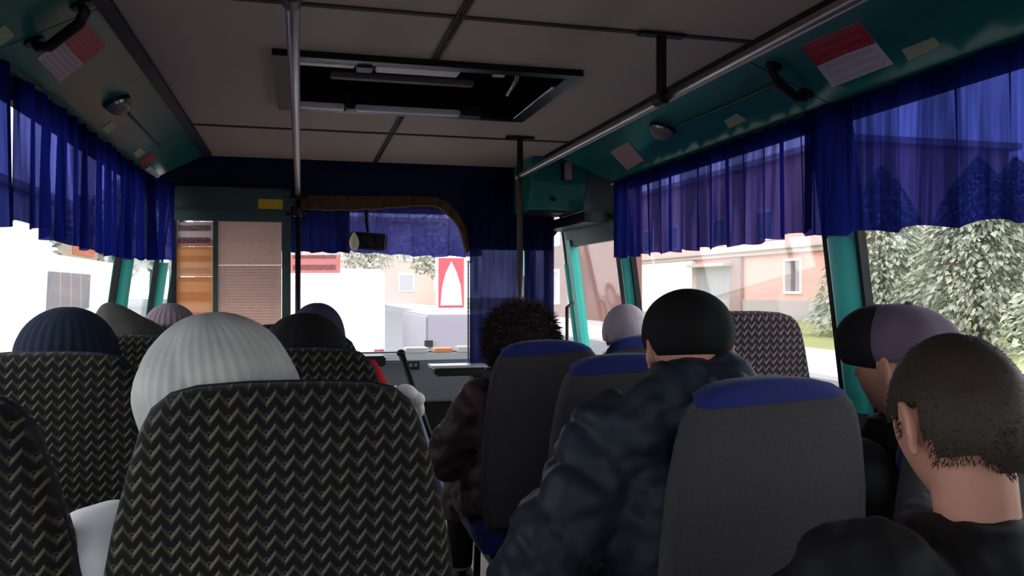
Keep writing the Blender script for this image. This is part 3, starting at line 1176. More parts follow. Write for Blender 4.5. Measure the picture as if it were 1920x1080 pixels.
def grey_seat(loc):
    t = thing('passenger_seat', loc, 'x', 'seat')
    rec = 0.09
    bm = bmesh.new()
    pillow(bm, GRY, 0.0, 0.06, 0.025, 0.008, rec, 4)
    obj('back_shell', bm, 'seat_grey', t, smooth=True, world=False)
    bm = bmesh.new()
    pillow(bm, inset_poly(GRY, 0.02), 0.05, 0.105, 0.03, 0.01, rec, 4)
    obj('front_pad', bm, 'seat_blue', t, smooth=True, world=False)
    # blue band turned over the top edge: same padded form, cut off below
    bm = bmesh.new()
    pillow(bm, inset_poly(GRY, -0.002), -0.002, 0.085, 0.026, 0.008, rec, 5)
    bmesh.ops.bisect_plane(bm, geom=bm.verts[:] + bm.edges[:] + bm.faces[:], plane_co=(0, 0, 1.058), plane_no=(-0.06, -0.35, 1), clear_inner=True)
    obj('top_band', bm, 'seat_blue', t, smooth=True, world=False)
    seat_base(t, 0.205, 'seat_blue')
    return t


mat('navy_piping', (18, 20, 36), 0.7, var=0.3, scale=60)
PS = pattern_seat((0, 0, 0))
REC_P = 0.10 * 0.70
pats = [(-.02, 1.165, 'dark chevron patterned seat back closest to the camera'),
        (-.53, 1.165, 'dark chevron seat cut by the lower left frame edge'),
        (-.02, 1.87, 'chevron patterned seat behind the black hat by the aisle'),
        (-.53, 1.87, 'chevron patterned seat behind the navy knit hat by the window'),
        (-.02, 2.57, 'chevron patterned seat two rows ahead on the aisle side'),
        (-.53, 2.57, 'chevron patterned seat behind the olive peaked hat'),
        (-.53, 3.27, 'chevron patterned seat behind the mauve knit hat'),
        (-.02, 3.27, 'chevron patterned aisle seat nearest the cab partition')]
for i, (x, y, lab) in enumerate(pats):
    o = PS if i == 0 else copy_tree(PS)
    o.location = (x, y + REC_P, 0)
    o['label'] = lab
    o['group'] = 'chevron patterned seats'
o = pattern_seat((1.315, 2.22 + REC_P, 0), 'chevron_cloth_plum', 0.065)
tag(o, 'tall plum chevron patterned seat by the pink building window', 'seat', 'chevron patterned seats')
GS = grey_seat((0, 0, 0))
greys = [(.885, 1.38, 'large grey seat back with blue top at lower right'),
         (.845, 2.00, 'grey seat with blue top half hidden by the dark jacket'),
         (.812, 2.63, 'tall grey seat with blue top behind the fur hooded coat'),
         (1.365, 1.33, 'grey seat by the right window under the flat cap'),
         (1.29, 2.86, 'grey window seat ahead of the plum patterned seat'),
         (.90, 0.46, 'grey seat at lower right that carries the bare headed passenger')]
for i, (x, y, lab) in enumerate(greys):
    o = GS if i == 0 else copy_tree(GS)
    o.location = (x, y + 0.058, 0)
    o['label'] = lab
    o['group'] = 'grey seats with blue tops'


# ================================================================== PEOPLE
def head_shape(bm, M, s=1.0):
    """Skull, face, nose, lips, chin and ears; +Y is the face."""
    nu, nv = 28, 20
    rows = []
    for j in range(1, nv):
        th = math.pi * j / nv
        row = []
        for i in range(nu):
            ph = 2 * math.pi * i / nu
            d = Vector((math.sin(th) * math.cos(ph), math.sin(th) * math.sin(ph), -math.cos(th)))
            p = Vector((d.x * .076, d.y * .096, d.z * .115))
            if d.z < -.1:                       # jaw narrows and comes forward
                k = (-d.z - .1)
                p.x *= 1 - .35 * k
                p.y = p.y * (1 - .28 * k) + .022 * k
            if d.y > .3:
                fz = p.z
                p.y += .010 * math.exp(-((fz - .030) / .016) ** 2) * (1 if abs(p.x) < .05 else .3)      # brow
                p.y -= .012 * math.exp(-((fz - .006) / .014) ** 2) * math.exp(-((abs(p.x) - .032) / .014) ** 2)  # eye sockets
                p.y += .022 * math.exp(-((fz + .020) / .018) ** 2) * math.exp(-(p.x / .012) ** 2)        # nose
                p.y += .008 * math.exp(-((fz + .056) / .010) ** 2) * math.exp(-(p.x / .022) ** 2)        # lips
                p.y += .010 * math.exp(-((fz + .092) / .014) ** 2) * math.exp(-(p.x / .022) ** 2)        # chin
            row.append(M @ (p * s))
        rows.append(row)
    L = loft(bm, rows)
    RR = M.to_3x3()
    for sx in (-1, 1):
        E = Matrix.Rotation(sx * R(24), 3, 'Z') @ Matrix.Rotation(R(-10), 3, 'X')
        c = Vector((sx * .083, -.010, -.006))

        def q(y, z, x=0.0):
            return M @ ((c + E @ Vector((sx * x, y, z))) * s)
        ellipsoid(bm, q(0, 0), (.0075 * s, .019 * s, .030 * s), RR @ E, 12, 8)
        rim = [q(.016 * math.cos(a_) - .003, .029 * math.sin(a_) + .002, .006) for a_ in [R(v) for v in range(20, 261, 20)]]
        tube(bm, rim, .0052 * s, 8)
        ellipsoid(bm, q(-.001, -.031, .001), (.007 * s, .009 * s, .010 * s), RR @ E, 8, 6)


def hand(bm, w, d, up, side, s=1.0):
    """Palm and five bent fingers from wrist w along d, back of the hand towards up; side = +1 right hand."""
    d = d.normalized()
    a = d.cross(up).normalized()
    up = a.cross(d).normalized()
    B = Matrix((a, d, up)).transposed()
    ellipsoid(bm, w + d * .045 * s, (.042 * s, .055 * s, .016 * s), B, 12, 8)
    for k, ln in enumerate((.060, .075, .082, .076) if side < 0 else (.076, .082, .075, .060)):
        o = a * ((k - 1.5) * .0215 * s)
        p0 = w + d * .075 * s + o
        p1 = w + d * (.085 + ln * .45) * s + o * 1.1 + up * .004 * s
        p2 = w + d * (.080 + ln * .85) * s + o * 1.12 - up * .012 * s
        p3 = w + d * (.076 + ln * 1.0) * s + o * 1.12 - up * .026 * s
        tube(bm, [p0, p1, p2, p3], [.0095 * s, .0092 * s, .0085 * s, .007 * s], 8)
    th = -a * side
    tube(bm, [w + d * .025 * s + th * .03 * s, w + d * .055 * s + th * .055 * s, w + d * .085 * s + th * .062 * s - up * .006 * s], [.013 * s, .011 * s, .008 * s], 8)


TORSO = [(-.05, .150, .120), (0, .172, .135), (.15, .178, .137), (.4, .162, .122), (.65, .178, .122), (.82, .182, .112), (.92, .150, .095), (.98, .085, .075), (1.02, .058, .058)]


def person(label, hip, headc, s=1.0, face=0.0, head=(0, 0, 0), jacket='coat_dark', trousers='trousers_dark', puff=0.022, elbows=None,
           hands=None, long=False, shrug=0.0, vox=.0075, crease=0.0, quilt=0.0, wrinkle=0.006, hood=False, collar=0.05, seed=0, group='passengers', cuff=True):
    hip, headc = Vector(hip), Vector(headc)
    root = thing('person', (hip.x, hip.y, hip.z), label, 'person', group, R(face))
    Ri = Matrix.Rotation(-R(face), 3, 'Z')
    hl = Ri @ (headc - hip)
    HM = Matrix.Translation(hl) @ (Matrix.Rotation(R(head[0]), 4, 'Z') @ Matrix.Rotation(R(head[1]), 4, 'X') @ Matrix.Rotation(R(head[2]), 4, 'Y'))
    nb = hl + Vector((0, -.035 * s, -.165 * s))            # base of the neck

    def spine(t):
        return Vector((nb.x * max(t, 0) ** 1.3, nb.y * t - 0.03 * math.sin(math.pi * min(max(t, 0), 1)), nb.z * t))
    sh = [spine(.87) + Vector((sx * .175 * s, 0.0, shrug)) for sx in (-1, 1)]
    el = elbows or [None, None]
    el = [Vector(e) if e is not None else sh[i] + Vector(((-1, 1)[i] * .055, .07, -.25)) * s for i, e in enumerate(el)]
    wr_ = [Vector(((-1, 1)[i] * .10, .34, .10)) * s for i in range(2)] if hands is None else [Vector(h) for h in hands]
    kn = [Vector((sx * .11, .44, .02)) * s for sx in (-1, 1)]
    floor = -hip.z
    an = [Vector((sx * .11 * s, .44 * s, floor + .09)) for sx in (-1, 1)]

    def torso(bm, e, t0=-0.05, t1=1.1):
        rings = []
        for t, rx, ry in TORSO:
            if t < t0 - 1e-6 or t > t1:
                continue
            c = spine(t)
            rings.append([c + Vector(((rx * s + e) * math.cos(k * math.pi / 10), (ry * s + e) * math.sin(k * math.pi / 10), 0)) for k in range(20)])
        loft(bm, rings)

    def arm(bm, i, e, end=1.0):
        a, b, c = sh[i], el[i], wr_[i]
        c = b.lerp(c, end)
        tube(bm, [a + (spine(.87) - a) * .25, a, a.lerp(b, .5), b, b.lerp(c, .4), c],
             [.055 * s + e, .060 * s + e, .052 * s + e, .046 * s + e, .042 * s + e, .030 * s + e * .9], 14)
        ellipsoid(bm, a, [(.062 * s + e)] * 3)
        ellipsoid(bm, b, [(.046 * s + e)] * 3)

    def leg(bm, i, e, end=1.0):
        a = Vector(((-1, 1)[i] * .085 * s, .02, 0))
        k, n_ = kn[i], an[i]
        n2 = k.lerp(n_, end)
        tube(bm, [a, a.lerp(k, .5), k, k.lerp(n2, .4), n2], [.082 * s + e, .074 * s + e, .058 * s + e, .052 * s + e, .040 * s + e], 14)
        ellipsoid(bm, k, [.058 * s + e] * 3)
    # body
    bm = bmesh.new()
    torso(bm, 0)
    tube(bm, [nb - Vector((0, 0, .03)), nb + Vector((0, .004, .04)), hl + Vector((0, -.02, -.06))], [.056 * s, .052 * s, .054 * s], 16)
    head_shape(bm, HM, s)
    for i in range(2):
        arm(bm, i, -.004)
        leg(bm, i, -.004)
        hand(bm, wr_[i], (wr_[i] - el[i]).normalized() + Vector((0, .6, -.1)), Vector((0, 0, 1)), (-1, 1)[i], s)
    me = remeshed(bm, vox, 3)
    mesh_obj('body', me, 'skin', root)
    for sx in (-1, 1):
        bm = bmesh.new()
        ellipsoid(bm, HM @ (Vector((sx * .032, .078, .007)) * s), [.011 * s] * 3, None, 10, 8)
        obj('eye', bm, mat('eye_white', (210, 205, 200), 0.3), root, smooth=True, world=False)
    # jacket
    bm = bmesh.new()
    torso(bm, puff, -0.05, .95)
    rings = []
    for k, (dz, rr) in enumerate(((-.05, .10), (-.01, .088), (collar * .6, .083), (collar, .080))):
        c = nb + Vector((0, .01, dz))
        rings.append([c + Vector(((rr * s + puff * .4) * math.cos(q * math.pi / 10), (rr * s + puff * .4) * math.sin(q * math.pi / 10), 0)) for q in range(20)])
    loft(bm, rings)
    for i in range(2):
        arm(bm, i, puff, .93)
    if hood:
        for dx, dy, dz, rx, ry, rz in hood:
            ellipsoid(bm, nb + Vector((dx, dy, dz)), (rx, ry, rz))
    # skirt of the coat over the hips
    rings = []
    for z, rx, ry, oy in ((.14, .18, .145, 0), (.05, .20, .165, .02), (-.02, .205, .20, .06), (-.03, .19, .19, .06)):
        rings.append([Vector(((rx * s + puff * .6) * math.cos(q * math.pi / 10), oy + (ry * s + puff * .6) * math.sin(q * math.pi / 10), z)) for q in range(20)])
    loft(bm, rings)
    if long:
        for i in range(2):
            leg(bm, i, .035, .45)
    me = remeshed(bm, 0.011, 4)
    nrm = [v.normal.copy() for v in me.vertices]
    for v in me.vertices:
        c = v.co
        d = wrinkle * noise.noise(Vector((c.x * 9 + seed, c.y * 9, c.z * 16 + c.x * 6)))
        d += wrinkle * .6 * noise.noise(Vector((c.x * 22, c.y * 22 + seed, c.z * 30 - c.x * 14)))
        if crease:
            d -= crease * max(0, 1 - 5 * abs(noise.noise(Vector((c.x * 5 + seed, c.y * 5, c.z * 7 + c.x * 7)))))
            d -= crease * .7 * max(0, 1 - 5 * abs(noise.noise(Vector((c.x * 9 - c.z * 8, c.y * 9 + seed, c.z * 9)))))
        if quilt:
            d += quilt * (abs(math.sin((c.z + .35 * abs(c.x)) * math.pi / 0.085)) ** .5 - .6)
        v.co += nrm[v.index] * d
    mesh_obj('jacket', me, jacket, root)
    # trousers and shoes
    bm = bmesh.new()
    for i in range(2):
        leg(bm, i, .010, .95)
    ellipsoid(bm, (0, .03, .01), (.17 * s, .15 * s, .09 * s))
    mesh_obj('trousers', remeshed(bm, 0.014, 3), trousers, root)
    for i in range(2):
        bm = bmesh.new()
        f = an[i]
        ellipsoid(bm, (f.x, f.y - .02, floor + .055), (.045, .055, .052))
        ellipsoid(bm, (f.x, f.y + .09, floor + .038), (.046, .11, .036))
        quad_box(bm, (f.x, f.y + .06, floor + .012), (.07, .22, .018))
        mesh_obj('shoe', remeshed(bm, 0.010, 3), 'shoe_black', root)


    return root, HM, nb, sh, el


def dome(bm, HM, r, zc=0.0, t0=-0.35, nu=72, nv=18, fn=None, point=0.0):
    """Hat crown over the skull: from polar height t0 (sine) to the top, closed by a turned-in rim."""
    rings = []
    for k in (1, 0):
        rr = .86 if k else 1.0
        rings.append((t0, rr))
    hs = [t0 + (1 - t0) * (1 - (1 - j / nv) ** 1.7) for j in range(1, nv)]
    levels = rings + [(h, 1.0) for h in hs]
    out = []
    for h, rr in levels:
        c = math.sqrt(max(0, 1 - h * h))
        row = []
        for i in range(nu):
            ph = 2 * math.pi * i / nu
            k = fn(ph, h) if fn else 1.0
            p = Vector((r[0] * c * rr * k * math.cos(ph), r[1] * c * rr * k * math.sin(ph), zc + r[2] * h * (1 + point * max(0, h) ** 6)))
            row.append(HM @ p)
        out.append(row)
    loft(bm, out)


def hat(root, name, bm, m, disp=0.0, label=None):
    o = obj(name, bm, m, root, smooth=True, world=False)
    return o


def beanie(root, HM, m, r, zc=.02, ribs=36, rib=.012, cuffh=0.0, t0=-.3, point=0.0, lump=0.05, seed=0, name='knit_hat', groove=None):
    bm = bmesh.new()

    def fn(ph, h):
        d = Vector((math.cos(ph), math.sin(ph), h))
        cut = 0
        if groove:
            for g0, slope, wid, dep in groove:
                dd = (ph - R(g0) - slope * h + math.pi) % (2 * math.pi) - math.pi
                cut += dep * math.exp(-(dd / wid) ** 2) * min(1, max(0, 1.1 - h) * 2)
        return 1 - cut + rib * math.cos(ribs * ph) * (1 - max(0, h) ** 4) + lump * noise.noise(d * 1.8 + Vector((seed, 0, 0)))
    dome(bm, HM, r, zc, t0, max(72, ribs * 4), 18, fn, point)
    o = hat(root, name, bm, m)
    if cuffh:
        bm = bmesh.new()
        rings = []
        n = ribs * 4
        for z, k in ((t0 * r[2] + zc - .004, .93), (t0 * r[2] + zc - .006, 1.05), (t0 * r[2] + zc + cuffh * .5, 1.085), (t0 * r[2] + zc + cuffh, 1.06), (t0 * r[2] + zc + cuffh, .98)):
            row = []
            for i in range(n):
                ph = 2 * math.pi * i / n
                kk = k * (1 + rib * 1.2 * math.cos(ribs * ph)) * .97
                row.append(HM @ Vector((r[0] * kk * math.cos(ph), r[1] * kk * math.sin(ph), z)))
            rings.append(row)
        loft(bm, rings, cap=False)
        c = obj('cuff', bm, m, o, smooth=True, world=False)
    return o


def fur(bm, centre, r, M, n, ln, cond, rnd, wid=.004, droop=.3):
    for _ in range(n):
        d = Vector((rnd.gauss(0, 1), rnd.gauss(0, 1), rnd.gauss(0, 1))).normalized()
        if not cond(d):
            continue
        p = centre + M @ Vector((d.x * r[0], d.y * r[1], d.z * r[2]))
        nn = (M @ Vector((d.x / r[0], d.y / r[1], d.z / r[2]))).normalized()
        t = (nn + Vector((rnd.uniform(-.5, .5), rnd.uniform(-.5, .5), rnd.uniform(-.5, .5) - droop))).normalized()
        L = ln * rnd.uniform(.5, 1.2)
        a = t.cross(Vector((rnd.random(), rnd.random(), rnd.random()))).normalized() * wid
        b = t.cross(a).normalized() * wid
        q = p - nn * .004
        vs = [bm.verts.new(q + a), bm.verts.new(q - a * .5 + b), bm.verts.new(q - a * .5 - b), bm.verts.new(q + t * L)]
        for f in ((0, 1, 3), (1, 2, 3), (2, 0, 3)):
            bm.faces.new([vs[i] for i in f])


mat('coat_dark', (24, 22, 24), 0.8, var=0.2)
mat('coat_white', (222, 220, 226), 0.6, var=0.04)
mat('coat_navy', (36, 43, 54), 0.55, var=0.15, scale=14, spec=0.25)
mat('coat_plum', (70, 52, 55), 0.6, var=0.2, scale=14, spec=0.3)
mat('coat_black', (15, 15, 17), 0.75)
mat('coat_olive', (52, 52, 44), 0.8)
mat('coat_grey', (70, 70, 76), 0.8)
mat('trousers_dark', (26, 27, 32), 0.85)
mat('shoe_black', (16, 15, 15), 0.5)
mat('hat_white', (176, 175, 170), 0.9, var=0.45, scale=5, bump=0.3, stretch=(1, 1, 3))
mat('hat_navy', (18, 28, 46), 0.95, var=0.2, scale=60, bump=0.3)
mat('hat_olive', (62, 60, 56), 0.9, var=0.25, scale=20)
mat('hat_mauve', (112, 98, 108), 0.95, var=0.3, scale=90, bump=0.5)
mat('hat_black', (9, 8, 9), 0.9)
mat('hat_purple', (58, 50, 74), 0.9, var=0.2)
mat('cap_black', (10, 9, 10), 0.85)
mat('cap_mauve', (98, 84, 100), 0.85, var=0.2)
mat('cap_dark', (22, 18, 22), 0.9)
mat('hair_brown', (52, 42, 34), 0.6, var=0.3, scale=120)
mat('fur_brown', (50, 36, 36), 0.8, var=0.4, scale=60)
mat('hat_palegrey', (170, 158, 166), 0.9, var=0.1)

# 1 white ribbed slouch hat, in the nearest patterned seat
root, HM, nb, sh, el = person('passenger in a white jacket and pale grey ribbed slouch hat', (-.03, 1.44, .465), (-.128, 1.375, 1.07), .98, 6, (14, -4, -8), 'coat_white',
                              elbows=[(-.29, .02, .26), None], puff=.03, seed=1)
HW = HM @ Matrix.Translation((0, -.012, .0))
beanie(root, HW, 'hat_white', (.120, .132, .135), .012, 44, .010, 0, -.55, 0, .10, 1, 'slouch_hat', ((-82, .9, .06, .05), (-120, -.5, .10, .035), (-55, .4, .12, .04)))
# 2 navy knit hat
root, HM, nb, sh, el = person('passenger in a dark navy ribbed knit hat by the left window', (-.53, 2.15, .465), (-.520, 2.09, 1.08), .97, 0, (0, 0, 0), 'coat_dark', seed=2)
beanie(root, HM, 'hat_navy', (.108, .112, .124), .012, 30, .018, .05, -.35, -.02, .05, 4)
# 3 olive peaked hat
root, HM, nb, sh, el = person('passenger in an olive grey peaked hat two rows ahead', (-.53, 2.85, .465), (-.525, 2.80, 1.062), .95, 0, (0, 0, 0), 'coat_olive', seed=3)
bm = bmesh.new()


def peaked(ph, h):
    cone = (1 - h) / max(math.sqrt(max(0, 1 - h * h)), 1e-4)
    return (1 if h < 0 else 1 + .5 * min(1, h * 2) * (cone - 1)) * (1 + .04 * noise.noise(Vector((math.cos(ph), math.sin(ph), h)) * 2))


HP = HM @ Matrix.Rotation(R(-24), 4, 'Y')
dome(bm, HP, (.122, .13, .168), -.005, -.4, 48, 26, peaked, .0)
hat(root, 'peaked_hat', bm, 'hat_olive')
# 4 mauve knit hat
root, HM, nb, sh, el = person('passenger in a mauve knit hat nearest the left partition', (-.53, 3.55, .465), (-.500, 3.50, 1.075), .95, 0, (0, 0, 0), 'coat_grey', seed=4)
beanie(root, HM, 'hat_mauve', (.102, .108, .115), .012, 26, .03, 0, -.4, 0, .08, 6)
# 5 black hat with red scarf
root, HM, nb, sh, el = person('passenger in a black hat with red scarf end on the aisle', (-.02, 2.15, .465), (.012, 2.09, 1.072), .97, 0, (0, 0, 0), 'coat_black', seed=5)
beanie(root, HM, 'hat_black', (.104, .116, .118), .01, 30, .006, .05, -.4, -.03, .07, 9)
bm = bmesh.new()
p0 = at(692, 684, Y=2.11) - Vector(root.location)
p1 = at(716, 728, Y=2.10) - Vector(root.location)
tube(bm, [nb + Vector((0, -.02, .05)), nb + Vector((.07, -.03, .04)), p0 + Vector((-.02, 0, .01)), p0, p0.lerp(p1, .5), p1, p1 + Vector((.01, 0, -.06))], [.02, .022, .020, .020, .022, .018, .010], 10)
obj('scarf', bm, 'red_cloth', root, smooth=True, world=False)
# 6 purple hat beyond
root, HM, nb, sh, el = person('passenger in a dull purple hat just above the black hat', (-.02, 2.85, .465), (.055, 2.80, 1.085), .97, 0, (0, 0, 0), 'coat_dark', seed=6)
beanie(root, HM, 'hat_purple', (.092, .108, .118), .01, 30, .004, 0, -.4, -.02, .04, 12)
# 7 pale grey cap and brown fur collar, right window seat
root, HM, nb, sh, el = person('passenger in a pale grey hat with brown fur collar beyond the black cap', (1.29, 3.13, .465), (1.275, 3.10, 1.07), .97, 0, (0, 0, 0), 'coat_dark', seed=7)
beanie(root, HM, 'hat_palegrey', (.094, .108, .116), .012, 30, .004, 0, -.3, 0, .04, 14)
bm = bmesh.new()
rnd = random.Random(5)
for dx in (-.13, -.06, 0, .06, .13):
    ellipsoid(bm, nb + Vector((dx, -.03 + dx * dx * 2, .03)), (.055, .06, .05))
fur(bm, nb + Vector((0, -.02, .03)), (.18, .09, .06), Matrix.Identity(3), 900, .03, lambda d: d.z > -.3, rnd)
obj('fur_collar', bm, 'fur_brown', root, smooth=True, world=False)
# 8 fur-hooded woman
root, HM, nb, sh, el = person('passenger in a plum brown coat with shaggy fur hood by the aisle', (.785, 2.92, .465), (.772, 2.86, 1.07), 1.0, 4, (0, 0, 0), 'coat_plum',
                              elbows=[(-.27, .06, .17), None], hands=[(-.17, .34, .12), (.1, .34, .12)], long=True, puff=.035, quilt=.004, wrinkle=.012, crease=.010, seed=8)
bm = bmesh.new()
dome(bm, HM, (.128, .132, .130), .005, -.75, 48, 16, lambda ph, h: 1 + .05 * noise.noise(Vector((math.cos(ph), math.sin(ph), h)) * 3))
ho = hat(root, 'hood', bm, 'fur_brown')
bm = bmesh.new()
rnd = random.Random(8)
fur(bm, HM @ Vector((0, 0, .005)), (.126, .130, .128), HM.to_3x3(), 4200, .042, lambda d: d.z > -.75, rnd, .0035, .55)
fo = obj('fur', bm, 'fur_brown', ho, world=False)
fo['kind'] = 'stuff'
bm = bmesh.new()
a_, b_ = sh[0], Vector((-.30, .10, .10))
tube(bm, [sh[1] + Vector((0, -.05, .09)), nb * .6 + Vector((-.02, -.16, 0)), Vector((-.24, -.06, .22)), Vector((-.30, .12, .12))], [.012, .012, .012, .012], 6)
obj('bag_strap', bm, 'black_plastic', root, smooth=True, world=False)
# 9 man in black flat cap and quilted navy jacket
root, HM, nb, sh, el = person('man in black cap and quilted dark navy jacket with hood down', (.83, 1.66, .465), (.848, 1.70, 1.115), 1.06, 0, (-6, -6, 0), 'coat_navy',
                              shrug=.055, elbows=[(-.37, -.03, .19), (.22, .08, .22)], hands=[(-.22, .30, .12), (.12, .36, .12)], puff=.045, quilt=.004, wrinkle=.012, crease=.011,
                              hood=[(-.02, -.08, .055, .205, .09, .10), (.11, -.05, .06, .125, .09, .075), (-.13, -.06, .02, .13, .09, .09), (.0, -.02, .125, .122, .10, .065)], collar=.075, seed=9)
bm = bmesh.new()


def capfn(ph, h):
    return 1 + .06 * max(0, math.cos(ph - R(10))) + .03 * noise.noise(Vector((math.cos(ph), math.sin(ph), h)) * 2)


dome(bm, HM, (.099, .122, .098), .042, -.55, 56, 16, capfn)
co = hat(root, 'flat_cap', bm, 'cap_black')
bm = bmesh.new()
rings = []
for k in range(7):
    a = R(40 + 100 * k / 6)
    q = Vector((.085 * math.cos(a), .105 * math.sin(a), .030))
    o_ = Vector((.10 * math.cos(a), .105 * math.sin(a) + .055 * math.sin((k / 6) * math.pi), .018))
    rings.append([HM @ q, HM @ o_, HM @ (o_ - Vector((0, 0, .006))), HM @ (q - Vector((0, 0, .006)))])
loft(bm, rings)
obj('visor', bm, 'cap_black', co, world=False)
# 10 man in mauve flat cap by the right window
root, HM, nb, sh, el = person('man in a mauve flat cap with dark front by the tree window', (1.37, 1.62, .465), (1.285, 1.545, 1.085), 1.0, 8, (14, -4, 0), 'coat_black', seed=10, collar=.06, elbows=[(-.20, .10, .26), (.21, .08, .26)])
bm = bmesh.new()
HF = HM @ Matrix.Rotation(R(8), 4, 'X')
dome(bm, HF, (.098, .128, .085), .052, -.45, 56, 16, lambda ph, h: 1 + .02 * math.cos(8 * ph))
co = hat(root, 'flat_cap', bm, 'cap_mauve')
bm = bmesh.new()
dome(bm, HF @ Matrix.Translation((0, .045, -.006)), (.103, .100, .086), .052, -.60, 48, 14)
obj('front_panel', bm, 'cap_dark', co, smooth=True, world=False)
bm = bmesh.new()
ellipsoid(bm, HF @ Vector((0, -.01, .138)), (.009, .009, .005))
obj('button', bm, 'cap_mauve', co, smooth=True, world=False)
# 11 bare-headed young passenger, head bent forward
root, HM, nb, sh, el = person('bare headed passenger with short dark brown hair at lower right', (.90, .94, .465), (.872, .935, 1.072), 1.0, 0, (-4, -14, 0), 'coat_black',
                              elbows=[(-.30, .08, .22), None], puff=.05, wrinkle=.012, collar=.05, seed=11, vox=.0042, crease=.008,
                              hood=[(-.05, -.06, -.02, .15, .07, .05), (-.17, .0, -.05, .10, .09, .05)])
bm = bmesh.new()
nu, nv = 48, 30
SR = (.084, .104, .121)
grid = {}


def hair_on(d):
    if d.y > .25:
        return d.z > .45 + .25 * (d.y - .25) or (abs(d.x) > .72 and d.z > .05 and d.y < .55)
    if abs(d.x) > .6 and -.25 < d.y < .12:
        return d.z > .16
    return d.z > -.50 - .22 * max(0, .8 - abs(d.x) * 1.6) if d.y < -.1 else d.z > -.15


for j in range(0, nv + 1):
    th = math.pi * j / nv
    for i in range(nu):
        ph = 2 * math.pi * i / nu
        d = Vector((math.sin(th) * math.cos(ph), math.sin(th) * math.sin(ph), math.cos(th)))
        if hair_on(d):
            k = 1 + .02 * noise.noise(d * 4)
            taper = 1 - .05 * max(0, -d.z)
            p = Vector((d.x * SR[0] * k * taper, d.y * SR[1] * k * taper, d.z * SR[2] * k))
            grid[i, j] = (bm.verts.new(HM @ p), bm.verts.new(HM @ (p * .90)))
for j in range(nv):
    for i in range(nu):
        ks = [(i, j), ((i + 1) % nu, j), ((i + 1) % nu, j + 1), (i, j + 1)]
        if all(k in grid for k in ks):
            bm.faces.new([grid[k][0] for k in ks])
            bm.faces.new([grid[k][1] for k in ks][::-1])
hs = hat(root, 'hair', bm, 'hair_brown')
bm = bmesh.new()
rnd = random.Random(11)
fur(bm, HM @ Vector((0, 0, 0)), SR, HM.to_3x3(), 16000, .008, hair_on, rnd, .0008, .9)
fo = obj('hair_strands', bm, 'hair_brown', hs, world=False)
fo['kind'] = 'stuff'


# ================================================================== SMALL THINGS IN THE CAB
mr = thing('driving_mirror', at(690, 452, Y=5.55), 'dark driving mirror hanging below the windscreen curtain', 'mirror')
c = at(690, 452, Y=5.55)
Mm = Matrix.Rotation(R(-6), 3, 'Z') @ Matrix.Rotation(R(4), 3, 'Y')
bm = bmesh.new()
quad_box(bm, c, (.25, .03, .115), Mm)
bmesh.ops.bevel(bm, geom=bm.edges[:], offset=0.014, segments=3, affect='EDGES')
obj('housing', bm, 'black_plastic', mr)
bm = bmesh.new()
quad_box(bm, c + Mm @ Vector((0, -.016, 0)), (.22, .003, .09), Mm)
obj('mirror_glass', bm, mat('mirror_dark', (60, 62, 72), 0.05, metal=1.0, var=0.0), mr)
bm = bmesh.new()
tube(bm, [c + Vector((0, .01, .05)), c + Vector((0, .12, .12)), c + Vector((0, .20, .30)), Vector((c.x, YF + .004, CZ + .60))], .010, 8)
obj('stem', bm, 'black_plastic', mr, smooth=True)
p = at(664, 452, Y=5.52)  # cream solid in place of the window's bright reflection in the mirror
bm = bmesh.new()
rings = []
for k in range(9):
    a = k / 8
    w_ = .028 * math.sin(math.pi * (a * .85 + .15)) + .004
    rings.append([p + Vector((w_ * math.cos(q * math.pi / 5), .014 * math.sin(q * math.pi / 5), -.06 + .12 * a)) for q in range(10)])
loft(bm, rings)
tag(obj('mirror_glint', bm, mat('glint_cream', (214, 196, 178), 0.7), smooth=True), 'small cream solid shaped as a window reflection at the driving mirror', 'reflection')
flat_sheet('route_board', 541, 478, 638, 512, 'board_pink', 'pinkish route board with dark smudged lettering against the windscreen', 'sign', Y=5.90)


def loose_box(name, px0, py0, px1, py1, Y, dep, m, label, cat, bev=0.004):
    a, b = at(px0, py1, Y=Y), at(px1, py0, Y=Y)
    return tag(box(name, (a.x, Y, a.z), (b.x, Y + dep, b.z), m, bev=bev), label, cat)


zd = CZ - .445


def dash_papers(px0, px1, Y, h, m, name, label, cat):
    a, b = at(px0, 655, Y=Y), at(px1, 655, Y=Y)
    bm = bmesh.new()
    span_box(bm, (a.x, Y - .06, zd + .013), (b.x, Y + .08, zd + h + .013))
    for v in bm.verts:
        if v.co.z > zd + h * .8:
            v.co.y += .02
            v.co.x += .01
    bmesh.ops.bevel(bm, geom=bm.edges[:], offset=0.004, segments=1, affect='EDGES')
    return tag(obj(name, bm, m), label, cat)


dash_papers(757, 800, 5.72, .035, 'white_paper', 'paper_pile', 'white papers lying on the left of the dashboard shelf', 'papers')
dash_papers(812, 846, 5.74, .028, 'orange_box', 'orange_packet', 'orange packet lying on the dashboard', 'packet')
dash_papers(856, 884, 5.72, .038, 'white_paper', 'paper_pile', 'white folded papers at the right end of the dashboard', 'papers')

# leaning pole and walking stick by the aisle
T, B = at(752, 662, Y=3.95), at(868, 1000, Z=0.0)
pl = thing('slanted_pole', B, 'slanted black grab pole beside the nearest patterned seat', 'pole')
bm = bmesh.new()
tube(bm, [B + Vector((0, 0, .0)), B.lerp(T, .5), T], [.022, .018, .016], 12)
obj('tube', bm, 'frame_black', pl, smooth=True)
bm = bmesh.new()
tube(bm, [B, B + Vector((0, 0, .012))], .05, 16)
obj('foot_plate', bm, 'frame_black', pl, smooth=True, angle=40)
bm = bmesh.new()
ellipsoid(bm, T, (.022, .022, .018))
obj('end_cap', bm, 'frame_black', pl, smooth=True)

